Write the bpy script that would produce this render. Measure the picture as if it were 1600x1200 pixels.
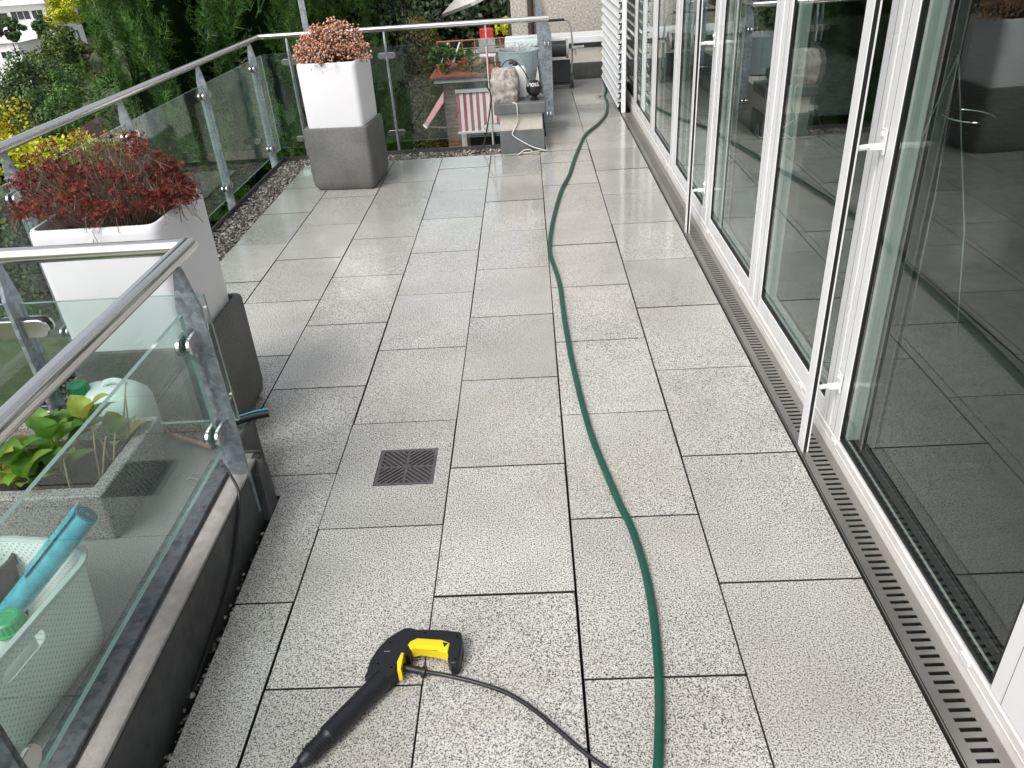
import bpy, bmesh, math, random
import numpy as np
from mathutils import Vector, Matrix
R = math.radians
rng = np.random.default_rng(7)
random.seed(7)
S = bpy.context.scene
for o in list(bpy.data.objects): bpy.data.objects.remove(o)
C = S.collection

# ------------------------------------------------------------------ camera, sky, sun, exposure
cam_d = bpy.data.cameras.new('camera'); cam = bpy.data.objects.new('camera', cam_d); C.objects.link(cam)
cam.location = (1.1353, -4.8762, 1.6127)
cam.rotation_euler = (R(59.2365), R(3.482), R(0.592))
cam_d.sensor_width = 36; cam_d.lens = 27.162; cam_d.clip_start = 0.05; cam_d.clip_end = 3000
S.camera = cam
W = bpy.data.worlds.new('World'); S.world = W; W.use_nodes = True
wn = W.node_tree.nodes; wl = W.node_tree.links
sky = wn.new('ShaderNodeTexSky'); sky.sky_type = 'NISHITA'; sky.sun_disc = False
SUN_EL, SUN_AZ = R(52), R(215)          # azimuth clockwise from +Y: behind and to the left
sky.sun_elevation = SUN_EL; sky.sun_rotation = SUN_AZ
sky.air_density = 1.0; sky.dust_density = 4.0; sky.ozone_density = 1.0
hs = wn.new('ShaderNodeHueSaturation'); hs.inputs['Saturation'].default_value = 0.30   # cloud cover takes the blue out
wl.new(sky.outputs[0], hs.inputs['Color'])
wl.new(hs.outputs[0], wn['Background'].inputs[0]); wn['Background'].inputs[1].default_value = 0.14
sun_d = bpy.data.lights.new('sun', 'SUN'); sun_d.energy = 0.95; sun_d.angle = R(25); sun_d.color = (1, .96, .9)
sun = bpy.data.objects.new('sun', sun_d); C.objects.link(sun)
sd = Vector((math.sin(SUN_AZ)*math.cos(SUN_EL), math.cos(SUN_AZ)*math.cos(SUN_EL), math.sin(SUN_EL)))
sun.rotation_euler = sd.to_track_quat('Z', 'Y').to_euler()
vs = S.view_settings; vs.view_transform = 'Standard'; vs.look = 'None'; vs.exposure = 0.72; vs.gamma = 1.0
vs.use_curve_mapping = False
S.render.engine = 'CYCLES'
S.cycles.max_bounces = 6; S.cycles.transparent_max_bounces = 16; S.cycles.glossy_bounces = 3; S.cycles.diffuse_bounces = 2
S.render.resolution_x = 1024; S.render.resolution_y = 768

# ------------------------------------------------------------------ materials
class N:
    """tiny node-tree writer"""
    def __init__(s, name):
        s.m = bpy.data.materials.new(name); s.m.use_nodes = True
        s.t = s.m.node_tree; s.n = s.t.nodes; s.b = s.n['Principled BSDF']; s.out = s.n['Material Output']
    def new(s, typ, **kw):
        n = s.n.new(typ)
        for k, v in kw.items():
            if hasattr(n, k) and k not in ('Scale',): setattr(n, k, v)
            else: n.inputs[k].default_value = v
        return n
    def l(s, a, b): s.t.links.new(a, b)
    def pos(s):
        g = s.n.new('ShaderNodeNewGeometry'); return g.outputs['Position']
    def objc(s):
        g = s.n.new('ShaderNodeTexCoord'); return g.outputs['Object']
    def noise(s, vec, scale, detail=3, rough=.55):
        n = s.new('ShaderNodeTexNoise'); n.inputs['Scale'].default_value = scale
        n.inputs['Detail'].default_value = detail; n.inputs['Roughness'].default_value = rough
        s.l(vec, n.inputs['Vector']); return n.outputs['Fac']
    def ramp(s, fac, stops, interp='LINEAR'):
        n = s.n.new('ShaderNodeValToRGB'); cr = n.color_ramp; cr.interpolation = interp
        while len(cr.elements) < len(stops): cr.elements.new(.5)
        for e, (p, c) in zip(cr.elements, stops):
            e.position = p; e.color = (c, c, c, 1) if isinstance(c, (int, float)) else (*c, 1)
        s.l(fac, n.inputs[0]); return n.outputs[0]
    def mix(s, fac, a, b, mode='MIX'):
        n = s.n.new('ShaderNodeMix'); n.data_type = 'RGBA'; n.blend_type = mode
        for i, v in ((0, fac), (6, a), (7, b)):
            if hasattr(v, 'links'): s.l(v, n.inputs[i])
            elif i == 0: n.inputs[0].default_value = v
            else: n.inputs[i].default_value = (*v, 1) if not isinstance(v, (int, float)) else (v, v, v, 1)
        return n.outputs[2]
    def math(s, op, a, b=None):
        n = s.n.new('ShaderNodeMath'); n.operation = op
        for i, v in ((0, a), (1, b)):
            if v is None: continue
            if hasattr(v, 'links'): s.l(v, n.inputs[i])
            else: n.inputs[i].default_value = v
        return n.outputs[0]
    def bump(s, h, strength=.3, dist=.01):
        n = s.n.new('ShaderNodeBump'); n.inputs['Strength'].default_value = strength; n.inputs['Distance'].default_value = dist
        s.l(h, n.inputs['Height']); s.l(n.outputs[0], s.b.inputs['Normal'])
    def col(s, c): s.l(c, s.b.inputs['Base Color'])

def plain(name, c, rough=.5, metal=0, var=.12, scale=14, bump=0, bscale=120, spec=.5, dirt=None):
    k = N(name); v = k.pos()
    f = k.noise(v, scale, 5)
    lo = tuple(x*(1-var) for x in c); hi = tuple(min(1, x*(1+var)) for x in c)
    cc = k.ramp(f, [(.3, lo), (.7, hi)])
    if dirt:
        d = k.ramp(k.noise(v, scale*.35, 6, .7), [(.5, 0.0), (.75, 1.0)])
        cc = k.mix(k.math('MULTIPLY', d, dirt[1]), cc, dirt[0])
    k.col(cc)
    k.b.inputs['Metallic'].default_value = metal
    k.b.inputs['Specular IOR Level'].default_value = spec
    k.l(k.ramp(k.noise(v, scale*1.7, 4), [(.3, max(.03, rough*.8)), (.7, min(1, rough*1.2))]), k.b.inputs['Roughness'])
    if bump: k.bump(k.noise(v, bscale, 4, .65), bump, .004)
    return k.m

def granite(name, light, dark, scale, darkcut=(.46, .525), rough=.5, wet=True, bump=.35, stain=.0, blotch=.86):
    """exposed aggregate concrete: dark and light grains of a few millimetres"""
    k = N(name); v = k.pos()
    oi = k.n.new('ShaderNodeObjectInfo')
    g1 = k.noise(v, scale, 2, .6); g2 = k.noise(v, scale*2.3, 1, .5)
    g = k.math('ADD', k.math('MULTIPLY', g1, .65), k.math('MULTIPLY', g2, .35))
    base = k.ramp(g, [(darkcut[0]-.05, dark), (darkcut[0], tuple(.5*(a+b) for a, b in zip(dark, light))), (darkcut[1], light), (.64, tuple(min(1, x*1.22) for x in light))])
    blot = k.noise(v, 2.6, 3, .55)
    base = k.mix(1, base, k.ramp(blot, [(.3, blotch), (.7, 1.06)]), 'MULTIPLY')
    per = k.ramp(oi.outputs['Random'], [(0, .86), (.5, .99), (1, 1.06)])
    base = k.mix(1, base, per, 'MULTIPLY')
    if stain:
        s1 = k.ramp(k.noise(v, 2.3, 4, .65), [(.55, 0.0), (.75, stain)])
        base = k.mix(s1, base, (.30, .25, .13), 'MIX')
    k.col(base)
    if wet:
        ww = k.noise(v, 1.1, 3, .5)
        k.l(k.ramp(ww, [(.30, rough*.42), (.72, rough)]), k.b.inputs['Roughness'])
        # standing wet film, thicker and more closed towards the far end that was just rinsed
        sp = k.n.new('ShaderNodeSeparateXYZ'); k.l(v, sp.inputs[0])
        yy = k.math('MULTIPLY', k.math('ADD', sp.outputs['Y'], 2.6), .18)
        film = k.ramp(k.math('ADD', k.math('ADD', k.noise(v, 2.4, 3, .55), yy), -.18), [(.38, 0.0), (.72, 1.0)])
        k.l(film, k.b.inputs['Coat Weight']); k.b.inputs['Coat Roughness'].default_value = .09; k.b.inputs['Coat IOR'].default_value = 1.6
    else: k.b.inputs['Roughness'].default_value = rough
    k.bump(g, bump, .0015)
    return k.m

def glass(name, tint, gain=1.0, dirt=.02):
    """clear sheet: Schlick reflection over tinted transmission, a little dust"""
    k = N(name); k.n.remove(k.b)
    g = k.n.new('ShaderNodeNewGeometry')
    d = k.n.new('ShaderNodeVectorMath'); d.operation = 'DOT_PRODUCT'
    k.l(g.outputs['Incoming'], d.inputs[0]); k.l(g.outputs['Normal'], d.inputs[1])
    c = k.math('ABSOLUTE', d.outputs['Value'])
    f = k.math('POWER', k.math('SUBTRACT', 1.0, c), 5.0)
    f = k.math('MULTIPLY', k.math('ADD', k.math('MULTIPLY', f, .957), .043), gain)
    f = k.math('MINIMUM', f, 1.0)
    tr = k.n.new('ShaderNodeBsdfTransparent'); tr.inputs[0].default_value = (*tint, 1)
    gl = k.n.new('ShaderNodeBsdfGlossy'); gl.inputs['Roughness'].default_value = 0.0
    gl.inputs['Color'].default_value = (.97, 1, .985, 1)
    df = k.n.new('ShaderNodeBsdfDiffuse'); df.inputs[0].default_value = (.6, .64, .6, 1)
    m1 = k.n.new('ShaderNodeMixShader'); m2 = k.n.new('ShaderNodeMixShader')
    dn = k.ramp(k.noise(g.outputs['Position'], 6, 6, .75), [(.45, dirt*.3), (.75, dirt*2.2)])
    k.l(dn, m1.inputs[0]); k.l(tr.outputs[0], m1.inputs[1]); k.l(df.outputs[0], m1.inputs[2])
    k.l(f, m2.inputs[0]); k.l(m1.outputs[0], m2.inputs[1]); k.l(gl.outputs[0], m2.inputs[2])
    k.l(m2.outputs[0], k.out.inputs['Surface'])
    return k.m

def leafmat(name, cols, rough=.5, trans=.25):
    k = N(name); g = k.n.new('ShaderNodeNewGeometry')
    n = len(cols)
    c = k.ramp(g.outputs['Random Per Island'], [(i/(n-1), cc) for i, cc in enumerate(cols)])
    big = k.ramp(k.noise(g.outputs['Position'], 1.3, 3), [(.3, .72), (.7, 1.2)])
    c = k.mix(1, c, big, 'MULTIPLY')
    k.col(c); k.b.inputs['Roughness'].default_value = rough
    tl = k.n.new('ShaderNodeBsdfTranslucent'); k.l(c, tl.inputs[0])
    mx = k.n.new('ShaderNodeMixShader'); mx.inputs[0].default_value = trans
    k.l(k.b.outputs[0], mx.inputs[1]); k.l(tl.outputs[0], mx.inputs[2]); k.l(mx.outputs[0], k.out.inputs['Surface'])
    return k.m

def brushed(name, c, rough=.32):
    k = N(name); v = k.pos()
    k.col(k.ramp(k.noise(v, 4, 2), [(.3, tuple(x*.93 for x in c)), (.7, c)])); k.b.inputs['Metallic'].default_value = 1
    k.l(k.ramp(k.noise(v, 3.5, 2), [(.3, rough*.85), (.7, rough*1.15)]), k.b.inputs['Roughness'])
    return k.m

def galv(name, a, b, metal=.75):
    k = N(name); v = k.pos()
    vo = k.n.new('ShaderNodeTexVoronoi'); vo.inputs['Scale'].default_value = 70; k.l(v, vo.inputs['Vector'])
    f = k.math('ADD', k.math('MULTIPLY', vo.outputs['Color'], .35), k.math('MULTIPLY', k.noise(v, 16, 5, .65), .65))
    k.col(k.ramp(f, [(.3, a), (.6, b)])); k.b.inputs['Metallic'].default_value = metal
    k.l(k.ramp(f, [(.3, .38), (.65, .58)]), k.b.inputs['Roughness'])
    return k.m

M = {}
M['tile'] = granite('paving_concrete', (.575, .560, .525), (.046, .045, .043), 225, rough=.40, stain=.24, bump=.07)
M['trough'] = granite('trough_concrete', (.33, .325, .31), (.035, .035, .035), 240, rough=.7, wet=False)
M['planter_stone'] = granite('planter_base_concrete', (.165, .163, .158), (.05, .049, .048), 230, darkcut=(.42, .52), rough=.6, wet=False, bump=.3, blotch=.55)
M['platform'] = granite('platform_concrete', (.20, .205, .20), (.06, .06, .06), 260, darkcut=(.38, .47), rough=.5, wet=False)
M['joint'] = plain('joint_dirt', (.022, .02, .017), .9, var=.5, scale=60)
M['white_poly'] = plain('white_polyethylene', (.75, .75, .78), .38, var=.03, scale=3, bump=.03, bscale=40, dirt=((.42, .39, .34), .14))
M['white_frame'] = plain('white_powder_coat', (.80, .80, .80), .3, var=.015, scale=3, dirt=((.55, .53, .48), .10))
M['sill'] = plain('white_sill', (.72, .70, .67), .35, var=.06, scale=9, dirt=((.35, .30, .25), .4))
M['gasket'] = plain('rubber_gasket', (.012, .013, .013), .45)
M['pane'] = glass('window_glass', (.80, .87, .845), 1.35, .002)
M['rail_glass'] = glass('railing_glass', (.89, .95, .935), 1.25, .004)
M['glass_edge'] = plain('glass_edge', (.16, .24, .22), .08, var=.05, spec=.9)
M['stainless'] = brushed('stainless_steel', (.70, .69, .67), .17)
M['channel'] = brushed('drain_steel', (.48, .455, .425), .45)
M['galv'] = galv('galvanised_steel', (.20, .235, .265), (.40, .44, .475))
M['galv_dark'] = galv('dark_galvanised', (.055, .065, .075), (.15, .165, .18), .6)
M['bitumen'] = plain('bitumen_upstand', (.040, .044, .044), .5, var=.45, scale=11, dirt=((.12, .12, .11), .5), bump=.25, bscale=60)
M['mortar'] = plain('mortar_strip', (.33, .315, .30), .85, var=.15, scale=30, bump=.5, bscale=260)
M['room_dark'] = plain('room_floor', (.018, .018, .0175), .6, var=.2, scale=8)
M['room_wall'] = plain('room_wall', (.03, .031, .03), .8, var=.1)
M['room_stuff'] = plain('room_furniture', (.08, .07, .06), .6, var=.2)
M['hose_green'] = plain('green_hose_pvc', (.001, .068, .040), .34, var=.2, scale=25, bump=.3, bscale=420, dirt=((.10, .11, .09), .22))
M['black_rubber'] = plain('black_rubber', (.010, .010, .011), .42, var=.2)
M['black_plastic'] = plain('black_plastic', (.007, .008, .011), .42, var=.2, scale=20, bump=.15, bscale=500)
M['yellow'] = plain('yellow_plastic', (.85, .62, .01), .35, var=.05)
M['cast_iron'] = plain('cast_iron', (.085, .08, .082), .55, var=.25, scale=40, bump=.2, bscale=300)
M['void'] = plain('drain_shaft', (.006, .006, .006), .9)
M['gravel'] = None
M['curb'] = plain('metal_edging', (.10, .105, .105), .45, metal=.5, var=.25)
M['pillar_grey'] = plain('pillar_grey_paint', (.12, .13, .13), .6, var=.2, scale=9, bump=.15, bscale=90)
M['pillar_beige'] = plain('beige_render', (.55, .52, .46), .9, var=.08, scale=40, bump=.6, bscale=240)
M['rough_stone'] = None
M['ball'] = plain('ball_black', (.010, .010, .011), .35)
M['chalk'] = plain('white_lettering', (.75, .75, .75), .7)
M['white_plastic'] = plain('white_can_plastic', (.72, .74, .73), .4, var=.04, scale=6)
M['can'] = None
M['green_cap'] = plain('green_cap', (.010, .27, .10), .35, var=.08)
M['basket'] = None
M['teal'] = plain('teal_bag_film', (.05, .30, .38), .28, var=.25, scale=30)
M['pot_dark'] = plain('dark_pot', (.028, .029, .030), .6, var=.2)
M['soil'] = plain('soil', (.022, .016, .011), .95, var=.6, scale=90, bump=.8, bscale=140)
M['wood'] = plain('brush_wood', (.33, .20, .15), .7, var=.2, scale=30)
M['bristle'] = plain('bristle', (.09, .06, .05), .8)
M['blue'] = plain('handle_blue', (.02, .30, .42), .35)
M['cable_white'] = plain('white_cable', (.62, .60, .54), .45)
M['felt'] = plain('grey_planter', (.40, .44, .49), .85, var=.12, scale=160, bump=.3, bscale=300)
M['slat'] = plain('blind_slat', (.74, .75, .77), .35, var=.03)
M['coping'] = plain('white_coping', (.72, .73, .75), .35, var=.05)
M['lowwall'] = plain('low_wall_beige', (.58, .54, .48), .85, var=.06, scale=20, bump=.3)
M['lowbase'] = plain('low_wall_base', (.055, .055, .055), .5, var=.3)
M['pebbledash'] = None
M['brown'] = plain('brown_downpipe', (.055, .035, .03), .5, var=.2)
M['reel_grey'] = plain('reel_grey', (.32, .32, .31), .45)
M['reel_dark'] = plain('reel_dark', (.02, .022, .025), .45)
M['roof_red'] = plain('copper_red_roof', (.24, .075, .048), .6, var=.3, scale=6)
M['fascia'] = plain('gutter', (.36, .36, .33), .5, var=.2)
M['brick_mortar'] = plain('brick_mortar', (.20, .18, .16), .9)
M['cream'] = plain('parasol_cloth', (.74, .72, .68), .8)
M['red'] = plain('red_pot', (.55, .05, .03), .45)
M['terracotta'] = plain('terracotta', (.50, .14, .07), .7)
M['stripe_red'] = plain('awning_red', (.42, .05, .09), .8, var=.1)
M['stripe_white'] = plain('awning_white', (.76, .73, .72), .8, var=.05)
M['house_white'] = plain('house_white', (.78, .77, .76), .8, var=.04, scale=1)
M['house_roof'] = plain('house_roof', (.32, .30, .36), .8, var=.1, scale=1)
M['house_glass'] = plain('house_window', (.03, .035, .04), .15, var=.3)
M['asphalt'] = plain('asphalt', (.06, .06, .062), .85, var=.2)
M['bark'] = plain('bark', (.09, .06, .04), .9, var=.3, scale=30, bump=.5)
M['twig'] = plain('dry_twig', (.17, .115, .085), .8, var=.35, scale=40)
M['stem_green'] = plain('leaf_stem', (.20, .22, .06), .6)
M['deadstem'] = plain('dead_stem', (.30, .22, .13), .8, var=.2)
k = N('gravel_stones'); gg = k.n.new('ShaderNodeNewGeometry')
k.col(k.ramp(gg.outputs['Random Per Island'], [(0, (.045, .038, .034)), (.4, (.13, .11, .10)), (.75, (.25, .215, .185)), (.93, (.42, .39, .35)), (1, (.5, .48, .45))])); k.b.inputs['Roughness'].default_value = .45
M['gravel'] = k.m
k = N('rough_stone'); v = k.pos()
f = k.noise(v, 26, 7, .68); f2 = k.noise(v, 9, 4)
k.col(k.mix(k.ramp(f2, [(.4, 0.0), (.65, .6)]), k.ramp(f, [(.34, (.12, .105, .09)), (.5, (.38, .35, .32)), (.7, (.66, .63, .60))]), (.34, .29, .25)))
k.b.inputs['Roughness'].default_value = .85; k.bump(f, .7, .012); M['rough_stone'] = k.m
k = N('pebbledash'); v = k.pos(); f = k.noise(v, 45, 5, .7)
k.col(k.ramp(f, [(.35, (.26, .24, .20)), (.5, (.50, .47, .42)), (.65, (.66, .63, .58))])); k.b.inputs['Roughness'].default_value = .95; k.bump(f, 1, .012); M['pebbledash'] = k.m
k = N('translucent_can'); k.col(k.ramp(k.noise(k.pos(), 7, 3), [(.3, (.78, .82, .81)), (.7, (.84, .87, .86))]))
k.b.inputs['Roughness'].default_value = .3; M['can'] = k.m
# basket: moulded dots in staggered rows (UV is in metres along and up the wall)
k = N('mint_basket'); uv = k.n.new('ShaderNodeUVMap')
vo = k.n.new('ShaderNodeTexVoronoi'); vo.inputs['Scale'].default_value = 1; vo.inputs['Randomness'].default_value = 0
mp = k.n.new('ShaderNodeMapping'); mp.inputs['Scale'].default_value = (88, 88, 1); mp.inputs['Rotation'].default_value = (0, 0, R(45))
k.l(uv.outputs[0], mp.inputs[0]); k.l(mp.outputs[0], vo.inputs['Vector'])
hole = k.ramp(vo.outputs['Distance'], [(.17, 1.0), (.21, 0.0)])
base = k.ramp(k.noise(k.pos(), 9, 3), [(.3, (.70, .79, .755)), (.7, (.75, .83, .795))])
k.col(k.mix(hole, base, (.36, .45, .42))); k.b.inputs['Roughness'].default_value = .38
k.bump(k.ramp(vo.outputs['Distance'], [(.18, 0.0), (.30, 1.0), (.42, .6)]), .6, .003); M['basket'] = k.m
# bricks: each brick object gets its own tone
k = N('brick_clay'); oi = k.n.new('ShaderNodeObjectInfo')
k.col(k.mix(1, k.ramp(oi.outputs['Random'], [(0, (.20, .12, .085)), (.5, (.28, .17, .12)), (1, (.34, .21, .15))]), k.ramp(k.noise(k.pos(), 22, 4), [(.3, .8), (.7, 1.15)]), 'MULTIPLY')); k.b.inputs['Roughness'].default_value = .85; M['brick'] = k.m
# foliage
M['thuja'] = leafmat('thuja_leaf', [(.007, .032, .006), (.017, .066, .010), (.034, .115, .016), (.075, .18, .024), (.15, .24, .04)], .5, .1)
M['shade_core'] = plain('shade_core', (.004, .010, .004), 1.0, var=.4, spec=0.0)  # near-black: shade inside crowns and hedges put into the colour
M['yew'] = leafmat('yew_leaf', [(.008, .020, .008), (.018, .040, .014), (.034, .062, .022), (.055, .085, .03)], .5, .15)
M['olive_hedge'] = leafmat('olive_hedge_leaf', [(.06, .060, .010), (.10, .10, .016), (.15, .14, .024), (.11, .08, .025)], .6, .2)
M['broad'] = leafmat('broad_leaf', [(.035, .065, .014), (.075, .125, .024), (.13, .18, .036), (.22, .25, .065)], .5, .3)
M['darkbroad'] = leafmat('dark_broad_leaf', [(.014, .042, .012), (.034, .082, .020), (.066, .13, .028), (.12, .19, .04)], .5, .25)
M['gold'] = leafmat('golden_leaf', [(.20, .18, .01), (.45, .40, .015), (.68, .58, .025), (.75, .64, .035)], .5, .3)
M['lime'] = leafmat('lime_leaf', [(.24, .32, .01), (.45, .50, .012), (.60, .60, .02), (.68, .64, .03)], .5, .3)
M['hedge'] = leafmat('hedge_leaf', [(.022, .075, .012), (.045, .13, .018), (.08, .19, .026), (.14, .25, .035)], .5, .3)
M['flower_red'] = leafmat('dark_red_flower', [(.07, .008, .007), (.16, .012, .010), (.28, .022, .016), (.16, .038, .022), (.36, .06, .032)], .7, .2)
M['flower_copper'] = leafmat('copper_flower', [(.55, .19, .09), (.66, .30, .17), (.74, .45, .32), (.78, .58, .48), (.48, .15, .07)], .7, .2)
M['flower_tan'] = leafmat('dry_calyx', [(.08, .04, .028), (.13, .065, .045), (.19, .10, .07)], .8, .1)
M['hydrangea'] = None
k = N('hydrangea_leaf'); oi = k.n.new('ShaderNodeObjectInfo')
c = k.ramp(oi.outputs['Random'], [(0, (.06, .17, .015)), (.5, (.10, .235, .022)), (.88, (.17, .28, .035)), (.96, (.36, .34, .05)), (1, (.46, .40, .06))])
c = k.mix(1, c, k.ramp(k.noise(k.objc(), 30, 4), [(.3, .75), (.7, 1.2)]), 'MULTIPLY'); k.col(c); k.b.inputs['Roughness'].default_value = .4
tl = k.n.new('ShaderNodeBsdfTranslucent'); k.l(c, tl.inputs[0]); mx = k.n.new('ShaderNodeMixShader'); mx.inputs[0].default_value = .3
k.l(k.b.outputs[0], mx.inputs[1]); k.l(tl.outputs[0], mx.inputs[2]); k.l(mx.outputs[0], k.out.inputs['Surface']); M['hydrangea'] = k.m
k = N('ground_grass'); v = k.pos()
k.col(k.mix(k.ramp(k.noise(v, .12, 4), [(.4, 0.0), (.6, 1.0)]), k.ramp(k.noise(v, 6, 6, .7), [(.3, (.03, .05, .012)), (.7, (.07, .11, .03))]), k.ramp(k.noise(v, 3, 6, .7), [(.3, (.045, .055, .02)), (.7, (.08, .10, .035))])))
k.b.inputs['Roughness'].default_value = .9; M['grass'] = k.m

# ------------------------------------------------------------------ mesh helpers
ORG = {}
def V3(a): return np.array(a, float)
class MB:
    def __init__(s): s.v = []; s.f = []; s.mi = []; s.n = 0; s.uv = None
    def add(s, v, f, mi=0, T=None):
        v = np.asarray(v, float)
        if T is not None: v = v @ np.array(T.to_3x3()).T + np.array(T.translation)
        s.v.append(v); b = s.n
        for q in f: s.f.append([i+b for i in q]); s.mi.append(mi)
        s.n += len(v); return s
    def box(s, x0, x1, y0, y1, z0, z1, ch=0, mi=0, T=None):
        if ch <= 0:
            v = [(x, y, z) for x in (x0, x1) for y in (y0, y1) for z in (z0, z1)]
            f = [(0, 1, 3, 2), (4, 6, 7, 5), (0, 4, 5, 1), (2, 3, 7, 6), (0, 2, 6, 4), (1, 5, 7, 3)]
            return s.add(v, f, mi, T)
        X, Y, Z = (x0, x1), (y0, y1), (z0, z1); v = []; idx = {}
        for i in (0, 1):
            for j in (0, 1):
                for k in (0, 1):
                    d = [ch if t == 0 else -ch for t in (i, j, k)]
                    p = [X[i], Y[j], Z[k]]
                    for a in range(3):
                        q = [p[b]+(0 if b == a else d[b]) for b in range(3)]
                        idx[(i, j, k, a)] = len(v); v.append(q)
        g = lambda i, j, k, a: idx[(i, j, k, a)]
        f = [(g(0,0,0,0), g(0,0,1,0), g(0,1,1,0), g(0,1,0,0)), (g(1,0,0,0), g(1,1,0,0), g(1,1,1,0), g(1,0,1,0)),
             (g(0,0,0,1), g(1,0,0,1), g(1,0,1,1), g(0,0,1,1)), (g(0,1,0,1), g(0,1,1,1), g(1,1,1,1), g(1,1,0,1)),
             (g(0,0,0,2), g(0,1,0,2), g(1,1,0,2), g(1,0,0,2)), (g(0,0,1,2), g(1,0,1,2), g(1,1,1,2), g(0,1,1,2))]
        for a in range(3):
            b, c = [t for t in range(3) if t != a]
            for p in (0, 1):
                for q in (0, 1):
                    e0 = [0]*3; e1 = [0]*3; e0[b] = e1[b] = p; e0[c] = e1[c] = q; e1[a] = 1
                    f.append((g(*e0, b), g(*e1, b), g(*e1, c), g(*e0, c)))
        for i in (0, 1):
            for j in (0, 1):
                for k in (0, 1): f.append((g(i,j,k,0), g(i,j,k,1), g(i,j,k,2)))
        return s.add(v, f, mi, T)
    def prism(s, poly, z0, z1, mi=0, T=None, inset=0):
        n = len(poly); P = np.array(poly, float)
        if area2(P) < 0: P = P[::-1]
        if inset:
            Q = inset_poly(P, inset)
            v = [(*p, z0) for p in P]+[(*p, z1-inset) for p in P]+[(*p, z1) for p in Q]
            f = [tuple(range(n-1, -1, -1)), tuple(range(2*n, 3*n))]
            for L in (0, 1):
                f += [(L*n+i, L*n+(i+1) % n, (L+1)*n+(i+1) % n, (L+1)*n+i) for i in range(n)]
        else:
            v = [(*p, z0) for p in P]+[(*p, z1) for p in P]
            f = [tuple(range(n-1, -1, -1)), tuple(range(n, 2*n))]+[(i, (i+1) % n, n+(i+1) % n, n+i) for i in range(n)]
        return s.add(v, f, mi, T)
    def tube(s, pts, r, n=8, mi=0, cap=True, T=None):
        P = np.array(pts, float); m = len(P)
        r = np.full(m, r) if np.isscalar(r) else np.array(r, float)
        t = np.gradient(P, axis=0); t /= np.linalg.norm(t, axis=1)[:, None]+1e-12
        up = np.array([0, 0, 1.]) if abs(t[0][2]) < .9 else np.array([1., 0, 0])
        a = np.cross(t[0], up); a /= np.linalg.norm(a); v = []
        ang = np.arange(n)*2*np.pi/n
        for i in range(m):
            a = a-t[i]*(a@t[i]); a /= np.linalg.norm(a); b = np.cross(t[i], a)
            v.append(P[i]+r[i]*(np.cos(ang)[:, None]*a+np.sin(ang)[:, None]*b))
        v = np.concatenate(v)
        f = [(i*n+j, i*n+(j+1) % n, (i+1)*n+(j+1) % n, (i+1)*n+j) for i in range(m-1) for j in range(n)]
        if cap: f += [tuple(range(n-1, -1, -1)), tuple((m-1)*n+j for j in range(n))]
        return s.add(v, f, mi, T)
    def lathe(s, prof, c=(0, 0, 0), n=24, mi=0, T=None, sq=None):
        m = len(prof); ang = np.arange(n)*2*np.pi/n; v = []
        for r, z in prof: v += [(c[0]+r*math.cos(a), c[1]+r*math.sin(a), c[2]+z) for a in ang]
        f = [(i*n+j, i*n+(j+1) % n, (i+1)*n+(j+1) % n, (i+1)*n+j) for i in range(m-1) for j in range(n)]
        if prof[0][0] > 0: f.append(tuple(range(n-1, -1, -1)))
        if prof[-1][0] > 0: f.append(tuple((m-1)*n+j for j in range(n)))
        return s.add(v, f, mi, T)
    def loft(s, rings, cap=(True, True), mi=0, T=None):
        n = len(rings[0]); v = np.concatenate([np.array(q, float) for q in rings])
        f = [(i*n+j, i*n+(j+1) % n, (i+1)*n+(j+1) % n, (i+1)*n+j) for i in range(len(rings)-1) for j in range(n)]
        if cap[0]: f.append(tuple(range(n-1, -1, -1)))
        if cap[1]: f.append(tuple((len(rings)-1)*n+j for j in range(n)))
        return s.add(v, f, mi, T)
    def build(s, name, mats, parent=None, smooth=False, local=False):
        v = np.concatenate(s.v) if s.v else np.zeros((0, 3))
        org = V3((0, 0, 0))
        if parent is not None and not local: org = ORG.get(parent.name, org)
        me = bpy.data.meshes.new(name); me.from_pydata((v-org).tolist(), [], s.f)
        for m in (mats if isinstance(mats, (list, tuple)) else [mats]): me.materials.append(m)
        me.polygons.foreach_set('material_index', s.mi)
        if smooth:
            me.polygons.foreach_set('use_smooth', [True]*len(me.polygons))
            try: me.set_sharp_from_angle(angle=R(40 if smooth is True else smooth))
            except Exception: pass
        me.update()
        return link(name, me, parent, org)
def link(name, me, parent=None, org=None):
    o = bpy.data.objects.new(name, me); C.objects.link(o)
    if parent is not None: o.parent = parent
    ORG[o.name] = V3((0, 0, 0)) if org is None else org
    return o
def area2(P): x, y = P[:, 0], P[:, 1]; return np.sum(x*np.roll(y, -1)-y*np.roll(x, -1))
def inset_poly(P, d):
    n = len(P); Q = []
    for i in range(n):
        a = P[i]-P[i-1]; b = P[(i+1) % n]-P[i]
        na = np.array([-a[1], a[0]])/(np.linalg.norm(a)+1e-12); nb = np.array([-b[1], b[0]])/(np.linalg.norm(b)+1e-12)
        m = na+nb; l = m@m
        Q.append(P[i]+m*(2*d/l if l > .3 else d))
    return np.array(Q)
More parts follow.
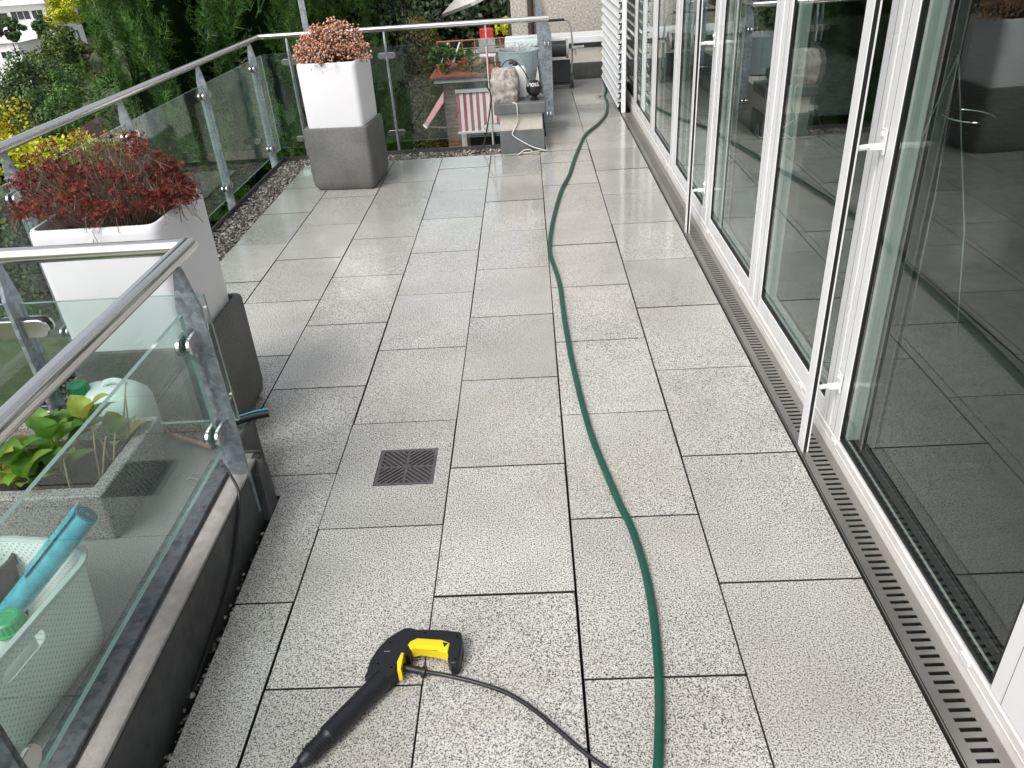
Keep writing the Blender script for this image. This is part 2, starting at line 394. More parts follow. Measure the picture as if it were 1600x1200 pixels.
def fast(name, v, f, mat, parent=None, org=None):
    """big triangle / quad soup from numpy arrays"""
    v = np.asarray(v, np.float32); f = np.asarray(f, np.int32); k = f.shape[1]
    if org is not None: v = v-np.asarray(org, np.float32)
    me = bpy.data.meshes.new(name); me.vertices.add(len(v)); me.vertices.foreach_set('co', v.ravel())
    me.loops.add(f.size); me.loops.foreach_set('vertex_index', f.ravel())
    me.polygons.add(len(f)); me.polygons.foreach_set('loop_start', np.arange(len(f), dtype=np.int32)*k)
    try: me.polygons.foreach_set('loop_total', np.full(len(f), k, np.int32))
    except Exception: pass
    me.materials.append(mat); me.update(calc_edges=True)
    return link(name, me, parent, None if org is None else V3(org))
def empty(name, loc, label, cat, group=None, rz=0):
    o = bpy.data.objects.new(name, None); C.objects.link(o); o.location = loc; o.rotation_euler.z = rz
    o.empty_display_size = .05; ORG[o.name] = V3(loc)
    return tag(o, label, cat, group)
def tag(o, label, cat, group=None):
    o['label'] = label; o['category'] = cat
    if group: o['group'] = group
    return o
def struct(o): o['kind'] = 'structure'; return o
def catmull(P, k=8):
    P = [V3(p) for p in P]; P = [2*P[0]-P[1]]+P+[2*P[-1]-P[-2]]; out = []
    for i in range(1, len(P)-2):
        for t in np.linspace(0, 1, k, endpoint=False):
            a, b, c, d = P[i-1:i+3]
            out.append(.5*(2*b+(c-a)*t+(2*a-5*b+4*c-d)*t*t+(3*b-a-3*c+d)*t**3))
    out.append(P[-2]); return np.array(out)
def rrect(w, d, r, n=5, cx=0, cy=0):
    """rounded rectangle outline, counter-clockwise"""
    out = []
    for sx, sy, a0 in ((1, -1, -90), (1, 1, 0), (-1, 1, 90), (-1, -1, 180)):
        for t in np.linspace(0, 90, n): a = R(a0+t); out.append((cx+sx*(w/2-r)+r*math.cos(a), cy+sy*(d/2-r)+r*math.sin(a)))
    return out
def ring(w, d, r, z, n=5, c=(0, 0)): return [(x, y, z) for x, y in rrect(w, d, r, n, *c)]
def stadium(w, h, n=8):
    r = h/2; out = []
    for cx, a0 in ((w/2-r, -90), (-w/2+r, 90)):
        for t in np.linspace(0, 180, n): a = R(a0+t); out.append((cx+r*math.cos(a), r*math.sin(a)))
    return out
def sweep(mb, path, prof, mi=0):
    """sweep a profile (side, up) along a horizontal polyline with mitred corners"""
    P = [V3(p) for p in path]; rings = []
    for i, p in enumerate(P):
        d0 = (P[i]-P[i-1]) if i else (P[1]-P[0]); d1 = (P[i+1]-P[i]) if i < len(P)-1 else d0
        d0 = d0/np.linalg.norm(d0); d1 = d1/np.linalg.norm(d1)
        n0 = np.array([d0[1], -d0[0], 0]); n1 = np.array([d1[1], -d1[0], 0]); m = n0+n1; m = m*2/(m@m)
        rings.append([p+m*a+np.array([0, 0, b]) for a, b in prof])
    return mb.loft(rings, mi=mi)
def rail_profile(r=.0215):
    out = []
    for a in range(0, 360, 12):
        rr = r
        if a in (24, 156): rr = r-.0028
        out.append((rr*math.cos(R(a)), rr*math.sin(R(a))))
        if a in (12, 24, 144, 156):
            rr2 = r-.0028 if a in (12, 144) else r
            out.append((rr2*math.cos(R(a+5)), rr2*math.sin(R(a+5))))
    return out
# foliage soups -------------------------------------------------------------
def unit(a): return a/(np.linalg.norm(a, axis=-1, keepdims=True)+1e-9)
def leaves(c, nrm, size, aspect=.55, jitter=.6):
    """one rhombus per centre, facing roughly along nrm"""
    n = len(c); nn = unit(nrm+rng.normal(0, jitter, (n, 3)))
    t = unit(np.cross(nn, rng.normal(0, 1, (n, 3)))); b = np.cross(nn, t)
    s = size*rng.uniform(.6, 1.3, (n, 1)) if np.isscalar(size) else size[:, None]
    v = np.stack([c-t*s*.5, c+b*s*.5*aspect-t*s*.05, c+t*s*.5, c-b*s*.5*aspect-t*s*.05], 1).reshape(-1, 3)
    return v, np.arange(4*n).reshape(n, 4)
def clump_crown(center, radii, nclump, nleaf, size, crad=.34, shell=.55, flat=1):
    """leaf clumps spread through an ellipsoid; gaps stay between the clumps"""
    d = unit(rng.normal(0, 1, (nclump, 3))); r = rng.uniform(shell, 1.0, (nclump, 1))**.7
    cc = d*r*np.array(radii)*np.array([1, 1, 1]); cr = crad*min(radii)*rng.uniform(.6, 1.25, nclump)
    k = rng.integers(0, nclump, nleaf); dd = unit(rng.normal(0, 1, (nleaf, 3)))
    rr = rng.uniform(.35, 1, (nleaf, 1))**.5
    off = dd*rr*cr[k][:, None]*np.array([1, 1, .8])
    c = np.array(center)+cc[k]+off
    return leaves(c, dd+np.array([0, 0, .5]), size, .6, .5)
def plumes(base, axis, length, per=24, width=.016):
    """feathery conifer sprays: thin triangles along an axis, herring-bone wise"""
    n = len(base); axis = unit(axis)
    b = unit(np.cross(axis, rng.normal(0, 1, (n, 3)))); L = np.asarray(length)[:, None, None]
    t = (np.arange(per)/per)[None, :, None]; sgn = np.where(np.arange(per) % 2, 1., -1.)[None, :, None]
    A = axis[:, None, :]; B = b[:, None, :]; Nn = np.cross(axis, b)[:, None, :]
    p = base[:, None, :]+A*L*t+Nn*L*.05*rng.normal(0, 1, (n, per, 1))
    ll = L*(.34-.22*t)*rng.uniform(.7, 1.2, (n, per, 1))
    dr = unit(A*.85+B*sgn*.55+Nn*rng.normal(0, .3, (n, per, 1)))
    w = unit(np.cross(dr, Nn+.3*rng.normal(0, 1, (n, per, 3))))*width*rng.uniform(.7, 1.3, (n, per, 1))
    v = np.stack([p-w, p+w, p+dr*ll], 2).reshape(-1, 3)
    return v, np.arange(len(v)).reshape(-1, 3)
def plumes2(base, axis, length, nodes=9):
    """conifer spray: side twigs along an axis, each twig a fan of three thin leaflets"""
    n = len(base); axis = unit(axis); b = unit(np.cross(axis, rng.normal(0, 1, (n, 3)))); nn = np.cross(axis, b)
    out = []
    for i in range(nodes):
        t = (i+.4)/nodes
        for s in (-1., 1.):
            p = base+axis*(length*t)[:, None]+nn*(length*.03)[:, None]*rng.normal(0, 1, (n, 1))
            tl = (length*(.42-.30*t)*rng.uniform(.75, 1.2, n))[:, None]
            d = unit(axis*rng.uniform(.7, 1.1, (n, 1))+b*s*.75+nn*rng.normal(0, .25, (n, 1)))
            for k, (a0, ang) in enumerate(((.0, 0.), (.22, .6), (.22, -.6), (.5, .45), (.5, -.45))):
                dd = unit(d+np.cross(nn, d)*ang); q = p+d*tl*a0; w = unit(np.cross(dd, nn))*tl*.046
                out.append(np.stack([q-w, q+w, q+dd*tl*(1-a0*.8)], 1))
    v = np.concatenate(out).reshape(-1, 3); return v, np.arange(len(v)).reshape(-1, 3)
def trunk_mb(base, h, r, limbs=7, spread=.9, lean=(0, 0)):
    mb = MB(); b = V3(base); top = b+V3((lean[0], lean[1], h))
    pts = [b+(top-b)*t+V3((math.sin(t*5)*.04*h*.2, math.cos(t*4)*.03*h*.2, 0)) for t in np.linspace(0, 1, 7)]
    mb.tube(pts, np.linspace(r, r*.25, 7), 8)
    for i in range(limbs):
        t = .35+.6*i/limbs; a = i*2.4; p = b+(top-b)*t; L = spread*(1.1-t)*h*.5
        e = p+V3((math.cos(a)*L, math.sin(a)*L, L*.7)); m = (p+e)/2+V3((0, 0, -.06*L))
        mb.tube([p, m, e], [r*.38, r*.25, r*.08], 5)
    return mb

# ------------------------------------------------------------------ ground and terrace
def ground_z(x, y):
    d = math.hypot(x-1, y+2)
    return -3.2-max(0, min(d-16, 110))*.1
gx_ = [-1500, -700, -350, -200, -130, -100, -80, -60, -45, -32, -24, -18, -13, -9, -6, -3, 0, 4, 9, 16, 28, 50, 90, 160, 400, 1500]
gy_ = [-1500, -500, -200, -90, -40, -20, -10, -4, 0, 3, 6, 9, 12, 15, 18, 22, 28, 36, 48, 62, 80, 100, 125, 160, 220, 400, 1500]
mb = MB(); gv = [(x, y, ground_z(x, y)) for y in gy_ for x in gx_]; nx = len(gx_)
mb.add(gv, [(j*nx+i, j*nx+i+1, (j+1)*nx+i+1, (j+1)*nx+i) for j in range(len(gy_)-1) for i in range(nx-1)])
struct(mb.build('ground', M['grass'], smooth=True))
mb = MB(); mb.box(-12, -5.2, 5.2, 6.9, -3.3, -3.19)
struct(mb.build('path', M['asphalt']))

floor = MB()
floor.box(-1.06, 2.14, -2.62, 1.97, -.35, -.045)
floor.box(.05, 2.14, -6.6, -2.62, -.35, -.045)
floor.box(1.20, 2.14, 1.97, 5.0, -.35, -.045)
floor.box(-.95, 2.10, -6.4, 1.8, -3.4, -.35)
floor = struct(floor.build('terrace_floor', M['joint']))
# paving slabs, 60 x 40 cm, half bond
ROW = .5981
cols = [(-.745, -.4, .872), (-.4, 0, .579), (0, .4, .872), (.4, .8, .579), (.8, 1.2, .872), (1.2, 1.6, .579), (1.6, 1.996, .884)]
def slab_mesh(w, d, hole=None):
    m = MB(); g = .0020; c = .0011
    if hole is None:
        m.box(-w/2+g, w/2-g, -d/2+g, d/2-g, -.04, 0, c); m.mi = [0 if i == 5 else 1 for i in range(len(m.f))]
    else:
        x0, x1, y0, y1 = -w/2+g, w/2-g, -d/2+g, d/2-g; a0, a1, b0, b1 = hole
        m.box(x0, a0, y0, y1, -.04, 0, 0); m.box(a1, x1, y0, y1, -.04, 0, 0)
        m.box(a0, a1, y0, b0, -.04, 0, 0); m.box(a0, a1, b1, y1, -.04, 0, 0); m.mi = [0 if i % 6 == 5 else 1 for i in range(len(m.f))]
    return m
cache = {}
def lay(x0, x1, y0, y1, hole=None):
    if y1-y0 < .02 or x1-x0 < .02: return
    w, d = round(x1-x0, 3), round(y1-y0, 3); cx, cy = (x0+x1)/2, (y0+y1)/2
    key = (w, d, hole is not None)
    if key not in cache:
        h = None if hole is None else (hole[0]-cx, hole[1]-cx, hole[2]-cy, hole[3]-cy)
        o = slab_mesh(w, d, h).build('paving_slab', [M['tile'], M['joint']], floor, local=True); cache[key] = o.data
    else: o = link('paving_slab', cache[key], floor)
    o.location = (cx+random.uniform(-.0012, .0012), cy+random.uniform(-.0012, .0012), random.uniform(-.0013, .0005))
    o.rotation_euler = (random.uniform(-.0022, .0022), random.uniform(-.0022, .0022), random.uniform(-.0016, .0016))
GR = (.54, .748, -2.8, -2.592)
for (x0, x1, o0) in cols:
    js = [o0+ROW*k for k in range(-13, 9)]
    for a, b in zip(js[:-1], js[1:]):
        a, b = max(a, -6.5), min(b, 4.76)
        if b <= a: continue
        if x1 <= 1.201:                                    # left of the pillar the paving stops at the gravel
            if a > 1.53: continue
            b = min(b, 1.53)
        xa = x0
        hole = GR if (x0 == .4 and a < -2.7 < b) else None
        if x1 <= .401 and a < -2.83:                       # beside the raised corner
            if b > -2.83 and x1 > .3:                      # slab notched round the corner of the platform
                e = .0016; mb = MB(); mb.prism([(x0+e, -2.83), (.23, -2.83), (.23, a+e), (x1-e, a+e), (x1-e, b-.003), (x0+e, b-.003)], -.04, -.001); mb.mi = [0 if i == 1 else 1 for i in range(len(mb.f))]
                mb.build('paving_slab', [M['tile'], M['joint']], floor)
            elif b > -2.83: lay(x0, x1, max(a, -2.62), b)
            elif x1 > .3: lay(.23, x1, a, b)
            continue
        if x0 == 1.2 and b > 1.55:
            if a < 1.53: lay(x0, x1, a, 1.53)
            lay(1.262, x1, max(a, 1.53), b); continue
        lay(xa, x1, a, b, hole)
# gravel strips
def pebbles(name, rects, dens, smin, smax, label=None, z=-.012):
    ico = np.array([(0, 0, 1), (.89, 0, .45), (.28, .85, .45), (-.72, .53, .45), (-.72, -.53, .45), (.28, -.85, .45), (.72, .53, -.45), (-.28, .85, -.45), (-.89, 0, -.45), (-.28, -.85, -.45), (.72, -.53, -.45), (0, 0, -1)])
    fc = np.array([(0,1,2),(0,2,3),(0,3,4),(0,4,5),(0,5,1),(1,6,2),(2,7,3),(3,8,4),(4,9,5),(5,10,1),(6,7,2),(7,8,3),(8,9,4),(9,10,5),(10,6,1),(11,7,6),(11,8,7),(11,9,8),(11,10,9),(11,6,10)])
    vs_, fs_ = [], []; b = 0
    for (x0, x1, y0, y1) in rects:
        n = int((x1-x0)*(y1-y0)*dens)
        p = np.stack([rng.uniform(x0, x1, n), rng.uniform(y0, y1, n), z+rng.uniform(-.012, .006, n)], 1)
        s = rng.uniform(smin, smax, (n, 1, 1))*rng.uniform(.6, 1.25, (n, 1, 3))*np.array([1, 1, .7])
        a = rng.uniform(0, 6.28, n); ca, sa = np.cos(a), np.sin(a)
        q = ico[None]*s; q = np.stack([q[..., 0]*ca[:, None]-q[..., 1]*sa[:, None], q[..., 0]*sa[:, None]+q[..., 1]*ca[:, None], q[..., 2]], -1)
        v = (q+p[:, None]).reshape(-1, 3); f = (fc[None]+(np.arange(n)*12)[:, None, None]).reshape(-1, 3)+b
        vs_.append(v); fs_.append(f); b += len(v)
    o = fast(name, np.concatenate(vs_), np.concatenate(fs_), M['gravel']); o['kind'] = 'stuff'; o['label'] = label; o['category'] = 'gravel'
    return o
pebbles('gravel', [(-.975, -.75, -2.6, 1.76), (-.75, .88, 1.54, 1.76)], 7500, .006, .0125, 'grey brown gravel strip along the foot of the glass railing')
pebbles('gravel', [(.185, .226, -6, -2.83)], 2600, .004, .011, 'dark pebbles in the gap beside the raised corner', -.02)
mb = MB(); mb.box(-.988, -.979, -2.6, 1.772, -.06, .022); mb.box(-.988, .88, 1.763, 1.772, -.06, .022)
tag(mb.build('metal_edging', M['curb']), 'thin dark metal edging strip holding the gravel at the terrace edge', 'edging')

# slotted drainage channel along the windows
ch = empty('drainage_channel', (2.05, 0, 0), 'long steel slotted drainage channel running along the window sill', 'drain')
mb = MB(); mb.box(2.0, 2.106, -6.5, 4.76, -.09, -.075); mb.build('channel_bed', M['void'], ch)
mb = MB(); mb.box(2.0015, 2.0045, -6.5, 2.82, -.07, .001); mb.box(2.0085, 2.0325, -6.5, 2.82, -.004, -.001, 0); mb.box(2.0815, 2.1055, -6.5, 2.82, -.004, -.001)
y = -6.5
while y < 2.8: mb.box(2.0325, 2.0815, y, y+.0145, -.004, -.001); y += .0253
mb.build('slotted_cover', M['channel'], ch)
mb = MB(); mb.box(2.0085, 2.0115, -6.5, 2.82, -.07, -.0042); mb.box(2.1, 2.1055, -6.5, 2.82, -.07, -.0042); mb.build('channel_side', M['channel'], ch)

# floor drain grate
gr = empty('floor_drain', (.644, -2.696, 0), 'square dark iron drain grate set into a paving slab', 'drain')
mb = MB(); mb.box(.5405, .7475, -2.7995, -2.5925, -.0395, -.03); mb.build('drain_shaft', M['void'], gr)
mb = MB()
for x0, x1, y0, y1 in ((.5415, .5535, -2.7985, -2.5935), (.7345, .7465, -2.7985, -2.5935), (.5535, .7345, -2.7985, -2.7865), (.5535, .7345, -2.6055, -2.5935)): mb.box(x0, x1, y0, y1, -.012, .0005)
mb.box(.6395, .6485, -2.7865, -2.6055, -.012, 0); mb.box(.5535, .6395, -2.7005, -2.6915, -.012, -.0002); mb.box(.6485, .7345, -2.7005, -2.6915, -.012, -.0002)
mb.lathe([(.014, -.012), (.014, .0012)], (.644, -2.696, 0), 12)
mb.build('frame', M['cast_iron'], gr)
def clip(poly, a, b, c):
    out = []
    for i in range(len(poly)):
        p, q = poly[i-1], poly[i]; dp, dq = a*p[0]+b*p[1]-c, a*q[0]+b*q[1]-c
        if (dp <= 0) != (dq <= 0): t = dp/(dp-dq); out.append((p[0]+t*(q[0]-p[0]), p[1]+t*(q[1]-p[1])))
        if dq <= 0: out.append(q)
    return out
Q = .0865
for sx in (1, -1):
    for sy in (1, -1):
        for kk in range(-4, 5):
            u = kk*.0215; h = .0056
            poly = [(0, 0), (Q, 0), (Q, Q), (0, Q)]
            poly = clip(poly, 1, -1, u+h); poly = clip(poly, -1, 1, -(u-h)) if poly else poly
            if len(poly) < 3: continue
            mb = MB(); mb.prism([(.644+sx*(.0045+p[0]), -2.696+sy*(.0045+p[1])) for p in poly], -.012, -.0006)
            mb.build('bar', M['cast_iron'], gr)

# ------------------------------------------------------------------ window wall
ww = empty('window_wall', (2.13, 0, 0), 'white framed glazed wall of tall windows and doors beside the terrace', 'windows')
XF = 2.108; HT = 2.42
mb = MB(); mb.box(XF, XF+.045, -6.5, 4.76, -.02, .062, .004)
mb.box(XF-.002, XF+.004, -6.5, 4.76, .030, .034)
mb.build('sill', M['sill'], ww)
st = [-6.0, -4.93, -3.86, -2.660, -1.635, -.57, .572, 1.556, 2.66, 3.7, 4.72]
sw = [.1, .1, .145, .085, .105, .107, .115, .115, .1, .1, .04]
for i in range(len(st)-1):
    y0, y1 = st[i]+sw[i], st[i+1]-sw[i+1]
    fixed = abs(st[i]+3.86) < .01
    zb = .075 if fixed else .135
    a, b = (st[i]+.006, st[i+1]-.006)
    mb = MB()
    mb.box(XF+.004, XF+.075, a, y0, .064, HT, .003); mb.box(XF+.004, XF+.075, y1, b, .064, HT, .003)
    if zb > .08: mb.box(XF+.004, XF+.075, y0, y1, .064, zb-.004, .003)
    mb.box(XF+.004, XF+.075, y0, y1, HT-.09, HT, .003)
    fr = mb.build('window_frame', M['white_frame'], ww)
    mb = MB()                                              # profile seams on the stiles
    for yy in (y0-.046, y1+.046): mb.box(XF+.0036, XF+.0043, yy-.0007, yy+.0007, .066, HT-.01)
    mb.build('seam', M['curb'], fr)
    mb = MB(); t = .006
    mb.box(XF+.006, XF+.022, y0, y0+t, zb, HT-.09); mb.box(XF+.006, XF+.022, y1-t, y1, zb, HT-.09)
    mb.box(XF+.006, XF+.022, y0+t, y1-t, zb-.004, zb+t); mb.box(XF+.006, XF+.022, y0+t, y1-t, HT-.099, HT-.09)
    mb.build('gasket', M['gasket'], fr)
    for xx in (XF+.011, XF+.032):
        mb = MB(); mb.add([(xx, y0, zb), (xx, y1, zb), (xx, y1, HT-.09), (xx, y0, HT-.09)], [(0, 3, 2, 1)])
        mb.build('pane', M['pane'], fr)
# small drain caps on the sill
for yy in (-3.62, -2.72, -2.35, -1.40, -.66, .75):
    mb = MB(); mb.prism([(a, b) for a, b in stadium(.045, .016)], 0, .004, T=Matrix(((0, 0, -1, XF-.0005), (1, 0, 0, yy), (0, 1, 0, .046), (0, 0, 0, 1)))); mb.build('drain_cap', M['white_poly'], ww)
mb = MB(); mb.box(XF+.02, XF+.2, -6.5, 4.76, HT, 3.2); mb.box(XF-.28, XF+.2, -6.5, 4.76, 3.2, 3.35)
hd = mb.build('window_header', M['house_white']); tag(hd, 'white wall band and roof edge above the tall windows', 'wall')
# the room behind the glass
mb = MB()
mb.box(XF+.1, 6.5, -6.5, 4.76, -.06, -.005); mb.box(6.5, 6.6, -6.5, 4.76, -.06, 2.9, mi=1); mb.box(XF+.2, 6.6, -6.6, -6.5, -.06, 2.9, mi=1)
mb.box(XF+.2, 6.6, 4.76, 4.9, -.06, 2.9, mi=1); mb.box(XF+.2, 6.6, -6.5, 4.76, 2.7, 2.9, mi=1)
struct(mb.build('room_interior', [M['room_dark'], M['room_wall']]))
mb = MB(); mb.tube([(2.5, -2.223, 1.172), (2.5, -2.06, .80)], .003, 6); mb.tube([(2.5, -2.223, 1.172), (2.52, -2.235, .70)], .003, 6); mb.tube([(2.5, -2.223, 1.172), (2.6, -2.32, .62)], .003, 6)
mb.tube([(2.53+.07*math.cos(a), -2.31+.10*math.sin(a), 1.0) for a in np.linspace(0, 6.283, 25)], .0022, 6, cap=False)
mb.tube([(2.5, -2.06, .80), (2.48, -2.05, .0)], .003, 6); mb.tube([(2.52, -2.235, .70), (2.52, -2.25, .0)], .003, 6); mb.tube([(2.6, -2.32, .62), (2.66, -2.4, .0)], .003, 6)
tag(mb.build('wire_stand', M['stainless'], smooth=True), 'thin bright wire stand inside the room behind the nearest pane', 'stand')

# blind guide rails standing off the frames
def guide(yy, label):
    g = empty('blind_guide_rail', (2.03, yy, 0), label, 'guide rail', 'guide rails of the outside blinds')
    mb = MB(); mb.box(2.012, 2.032, yy-.020, yy+.032, -.002, HT, .0015); mb.build('rail', M['white_frame'], g)
    mb = MB(); mb.box(2.0142, 2.0258, yy-.0206, yy-.015, .0, HT); mb.build('rubber_insert', M['gasket'], g)
    for zz in (.245, 1.02, 1.9):
        mb = MB(); mb.tube([(2.032, yy, zz), (2.075, yy+.004, zz+.002)], .0085, 8); mb.box(2.07, 2.1105, yy-.008, yy+.012, zz-.007, zz+.009, .002)
        mb.box(XF-.004, XF+.001, yy-.012, yy+.022, zz-.02, zz+.05, .001); mb.lathe([(.009, 0), (.007, .006), (0, .008)], (0, 0, 0), 10, T=Matrix(((0, 0, -1, XF-.004), (1, 0, 0, yy+.006), (0, 1, 0, zz+.034), (0, 0, 0, 1))))
        mb.build('bracket', M['white_frame'], g)
guide(-2.69, 'slim white blind guide rail in front of the nearest window mullion')
guide(-.515, 'slim white blind guide rail standing further along the windows')
# folded louvre blind at the far end
bl = empty('louvre_blind', (2.02, 2.85, 0), 'white outside louvre blind lowered over the farthest windows', 'blind')
mb = MB(); mb.box(2.006, 2.046, 2.82, 2.832, -.002, HT, .002); mb.box(2.006, 2.046, 2.838, 2.85, -.002, HT, .002); mb.build('side_rail', M['white_frame'], bl)
mb = MB(); mb.box(2.012, 2.04, 2.832, 2.838, 0, HT); mb.build('rubber_insert', M['gasket'], bl)
slat = None
for i in range(27):
    z = .07+i*.086
    if slat is None:
        pr_ = [(-.030, .046), (-.024, .050), (.006, .006), (.022, -.040), (.028, -.040), (.026, -.047), (.017, -.046), (.0, .002)]
        mb = MB(); n = len(pr_)
        v = [(a, -.88, b) for a, b in pr_]+[(a, .88, b) for a, b in pr_]
        mb.add([(-a, b, c) for a, b, c in v], [(j, (j+1) % n, n+(j+1) % n, n+j) for j in range(n)]+[tuple(range(n-1, -1, -1)), tuple(range(n, 2*n))])
        mb.box(-.022, .040, -.8815, -.872, -.012, .002, mi=1); mb.box(.018, .030, -.8815, -.872, -.04, .038, mi=1)
        o = mb.build('slat', [M['slat'], M['gasket']], bl, local=True); slat = o.data
    else: o = link('slat', slat, bl)
    o.location = (2.0-2.02, 3.74-2.85, z+.02)

# ------------------------------------------------------------------ glass railings
def post_mesh(mb, cx, cy, z0, z1, along, wide=.06, thick=.012, tip=.105):
    """flat galvanised post; its broad side stands square to the run; the head tapers to the handrail"""
    w = wide/2; out = [(-w, z0), (w, z0), (w, z1-tip), (.010, z1), (-.010, z1), (-w, z1-tip*.9)]
    if along == 'y': T = Matrix(((1, 0, 0, cx), (0, 0, -1, cy+thick/2), (0, 1, 0, 0), (0, 0, 0, 1)))
    else: T = Matrix(((0, 0, 1, cx-thick/2), (1, 0, 0, cy), (0, 1, 0, 0), (0, 0, 0, 1)))
    mb.prism(out, 0, thick, T=T)
def clamp_mb(cx, cy, z, along, w=.145, h=.048, side=0):
    mb = MB(); pl = stadium(w, h)
    if side: pl = [(p if p*side > 0 else 0, q) for p, q in pl]
    for s in (-1, 1):
        for off, t, sc in ((.010, .009, 1.0),):
            d = s*off
            lo, hi = (d, d+s*t) if s > 0 else (d+s*t, d)
            P = [(a*sc, b*sc) for a, b in pl]
            if along == 'y': T = Matrix(((0, 0, 1, cx), (1, 0, 0, cy), (0, 1, 0, z), (0, 0, 0, 1)))
            else: T = Matrix(((1, 0, 0, cx), (0, 0, -1, cy), (0, 1, 0, z), (0, 0, 0, 1)))
            if side == 0: mb.prism(P, lo, hi, T=T, inset=.0015 if s > 0 else 0)
            else: mb.prism(P, lo, hi, T=T)
    return mb
def pane(rail, along, c, a0, a1, z0, z1, t=.0088):
    mb = MB()
    if along == 'y': mb.box(c-t/2, c+t/2, a0, a1, z0, z1); big = (0, 1)
    else: mb.box(a0, a1, c-t/2, c+t/2, z0, z1); big = (2, 3)
    mb.mi = [0 if i in big else 1 for i in range(6)]
    return mb.build('glass_pane', [M['rail_glass'], M['glass_edge']], rail)
def posts(rail, along, c, at, z0, z1, clamps, **kw):
    for a in at:
        cx, cy = (c, a) if along == 'y' else (a, c)
        mb = MB(); post_mesh(mb, cx, cy, z0, z1, along, **kw); p = mb.build('post', M['galv'], rail)
        for z in clamps: clamp_mb(cx, cy, z, along).build('clamp', M['stainless'], p, smooth=30)
# far railing: left run, far run, return run
fr_ = empty('glass_railing', (-1.03, 1.88, 0), 'long stainless glass railing around the far left corner of the terrace', 'railing')
mb = MB(); sweep(mb, [(-1.03, -2.78, .955), (-1.03, 1.88, .955), (1.30, 1.88, .955), (1.30, 4.7, .955)], rail_profile()); mb.build('handrail', M['stainless'], fr_, smooth=25)
ys = [-1.69, -.62, .52, 1.64]
posts(fr_, 'y', -1.03, ys, -.06, .938, (.755, .135))
for a, b in zip([-2.74]+ys, ys+[1.865]): pane(fr_, 'y', -1.03, a+.022, b-.022 if b < 1.8 else 1.865, .068, .823)
xs = [-.80, -.008, .81]
posts(fr_, 'x', 1.88, xs, -.06, .938, (.757, .145))
for a, b in zip([-1.045]+xs, xs+[1.235]): pane(fr_, 'x', 1.88, a+.022, b-.022, .072, .824)
for yy in (2.05, 2.95, 3.85, 4.6):
    mb = MB(); post_mesh(mb, 1.296, yy, .02 if yy > 2.5 else .12, .938, 'y', wide=.085); p = mb.build('post', M['galv'], fr_)
    for z in (.757, .2): clamp_mb(1.296, yy, z, 'y').build('clamp', M['stainless'], p, smooth=30)
for a, b in ((2.07, 2.93), (2.97, 3.83), (3.87, 4.58)): pane(fr_, 'y', 1.296, a, b, .13, .824)
# near railing: run beside the camera and return to the left
nr = empty('glass_railing', (.167, -2.9, .2), 'near stainless glass railing corner around the raised platform', 'railing')
mb = MB(); sweep(mb, [(.166, -6.4, .9), (.166, -2.848, .9), (-1.0, -2.848, .9)], rail_profile(.0235)); mb.build('handrail', M['stainless'], nr, smooth=25)
for yy in (-2.962, -4.08, -5.2):
    mb = MB(); post_mesh(mb, .178, yy, .045, .882, 'y', wide=.068, tip=.12); p = mb.build('post', M['galv_dark'] if yy < -3 else M['galv'], nr)
    for z in (.672, .368): clamp_mb(.163, yy, z, 'y', w=.15, h=.052).build('clamp', M['stainless'], p, smooth=30)
for a, b in ((-4.06, -2.99), (-5.18, -4.10), (-6.3, -5.22)): pane(nr, 'y', .162, a, b, .305, .757, .011)
for xx in (-.386,):
    mb = MB(); post_mesh(mb, xx, -2.848, .19, .882, 'x', wide=.068, tip=.12); p = mb.build('post', M['galv'], nr)
    for z in (.68, .37): clamp_mb(xx, -2.848, z, 'x', w=.17, h=.055).build('clamp', M['stainless'], p, smooth=30)
pane(nr, 'x', -2.85, -.366, .176, .325, .757, .011); pane(nr, 'x', -2.85, -1.0, -.406, .325, .757, .011)
mb = MB(); mb.box(.070, .146, -6.4, -2.90, .1965, .212, .002); mb.build('base_rail', M['galv_dark'], nr)

# ------------------------------------------------------------------ raised platform behind the near railing
pf = MB(); pf.box(-1.05, .150, -6.4, -2.84, -.05, .196); pf.box(.150, .185, -6.4, -2.84, -.05, .187); pf.box(-1.05, .118, -2.84, -2.66, -.05, .196)
pf = struct(pf.build('raised_platform', M['platform']))
mb = MB(); mb.box(.1851, .207, -6.4, -2.8405, -.05, .184, .002); mb.box(.1185, .2065, -2.84, -2.828, -.05, .192); mb.box(.1185, .131, -2.8275, -2.6605, -.05, .204); mb.box(-1.05, .131, -2.66, -2.648, -.05, .207)
mb.prism([(-.045, 0), (.045, 0), (.045, .16), (.022, .20), (-.03, .17)], 0, .02, T=Matrix(((0, 0, 1, .2075), (1, 0, 0, -2.90), (0, 1, 0, -.01), (0, 0, 0, 1))))
tag(mb.build('dark_upstand', M['bitumen']), 'dark sheeted upstand face along the raised platform beside the paving', 'upstand')
mb = MB(); mb.box(.1515, .206, -6.4, -2.885, .1875, .1975, .001); tag(mb.build('mortar_strip', M['mortar']), 'pale mortar strip on the edge of the raised platform', 'kerb')
mb = MB(); mb.tube(catmull([(.15, -2.985, .25), (.19, -3.03, .222), (.2105, -3.065, .195), (.2122, -3.12, .14), (.2125, -3.25, .06), (.213, -3.42, .02), (.215, -3.6, 0)]), .0042, 8); tag(mb.build('black_cable', M['black_rubber'], smooth=True), 'thin black cable hanging over the dark upstand by the near post', 'cable')

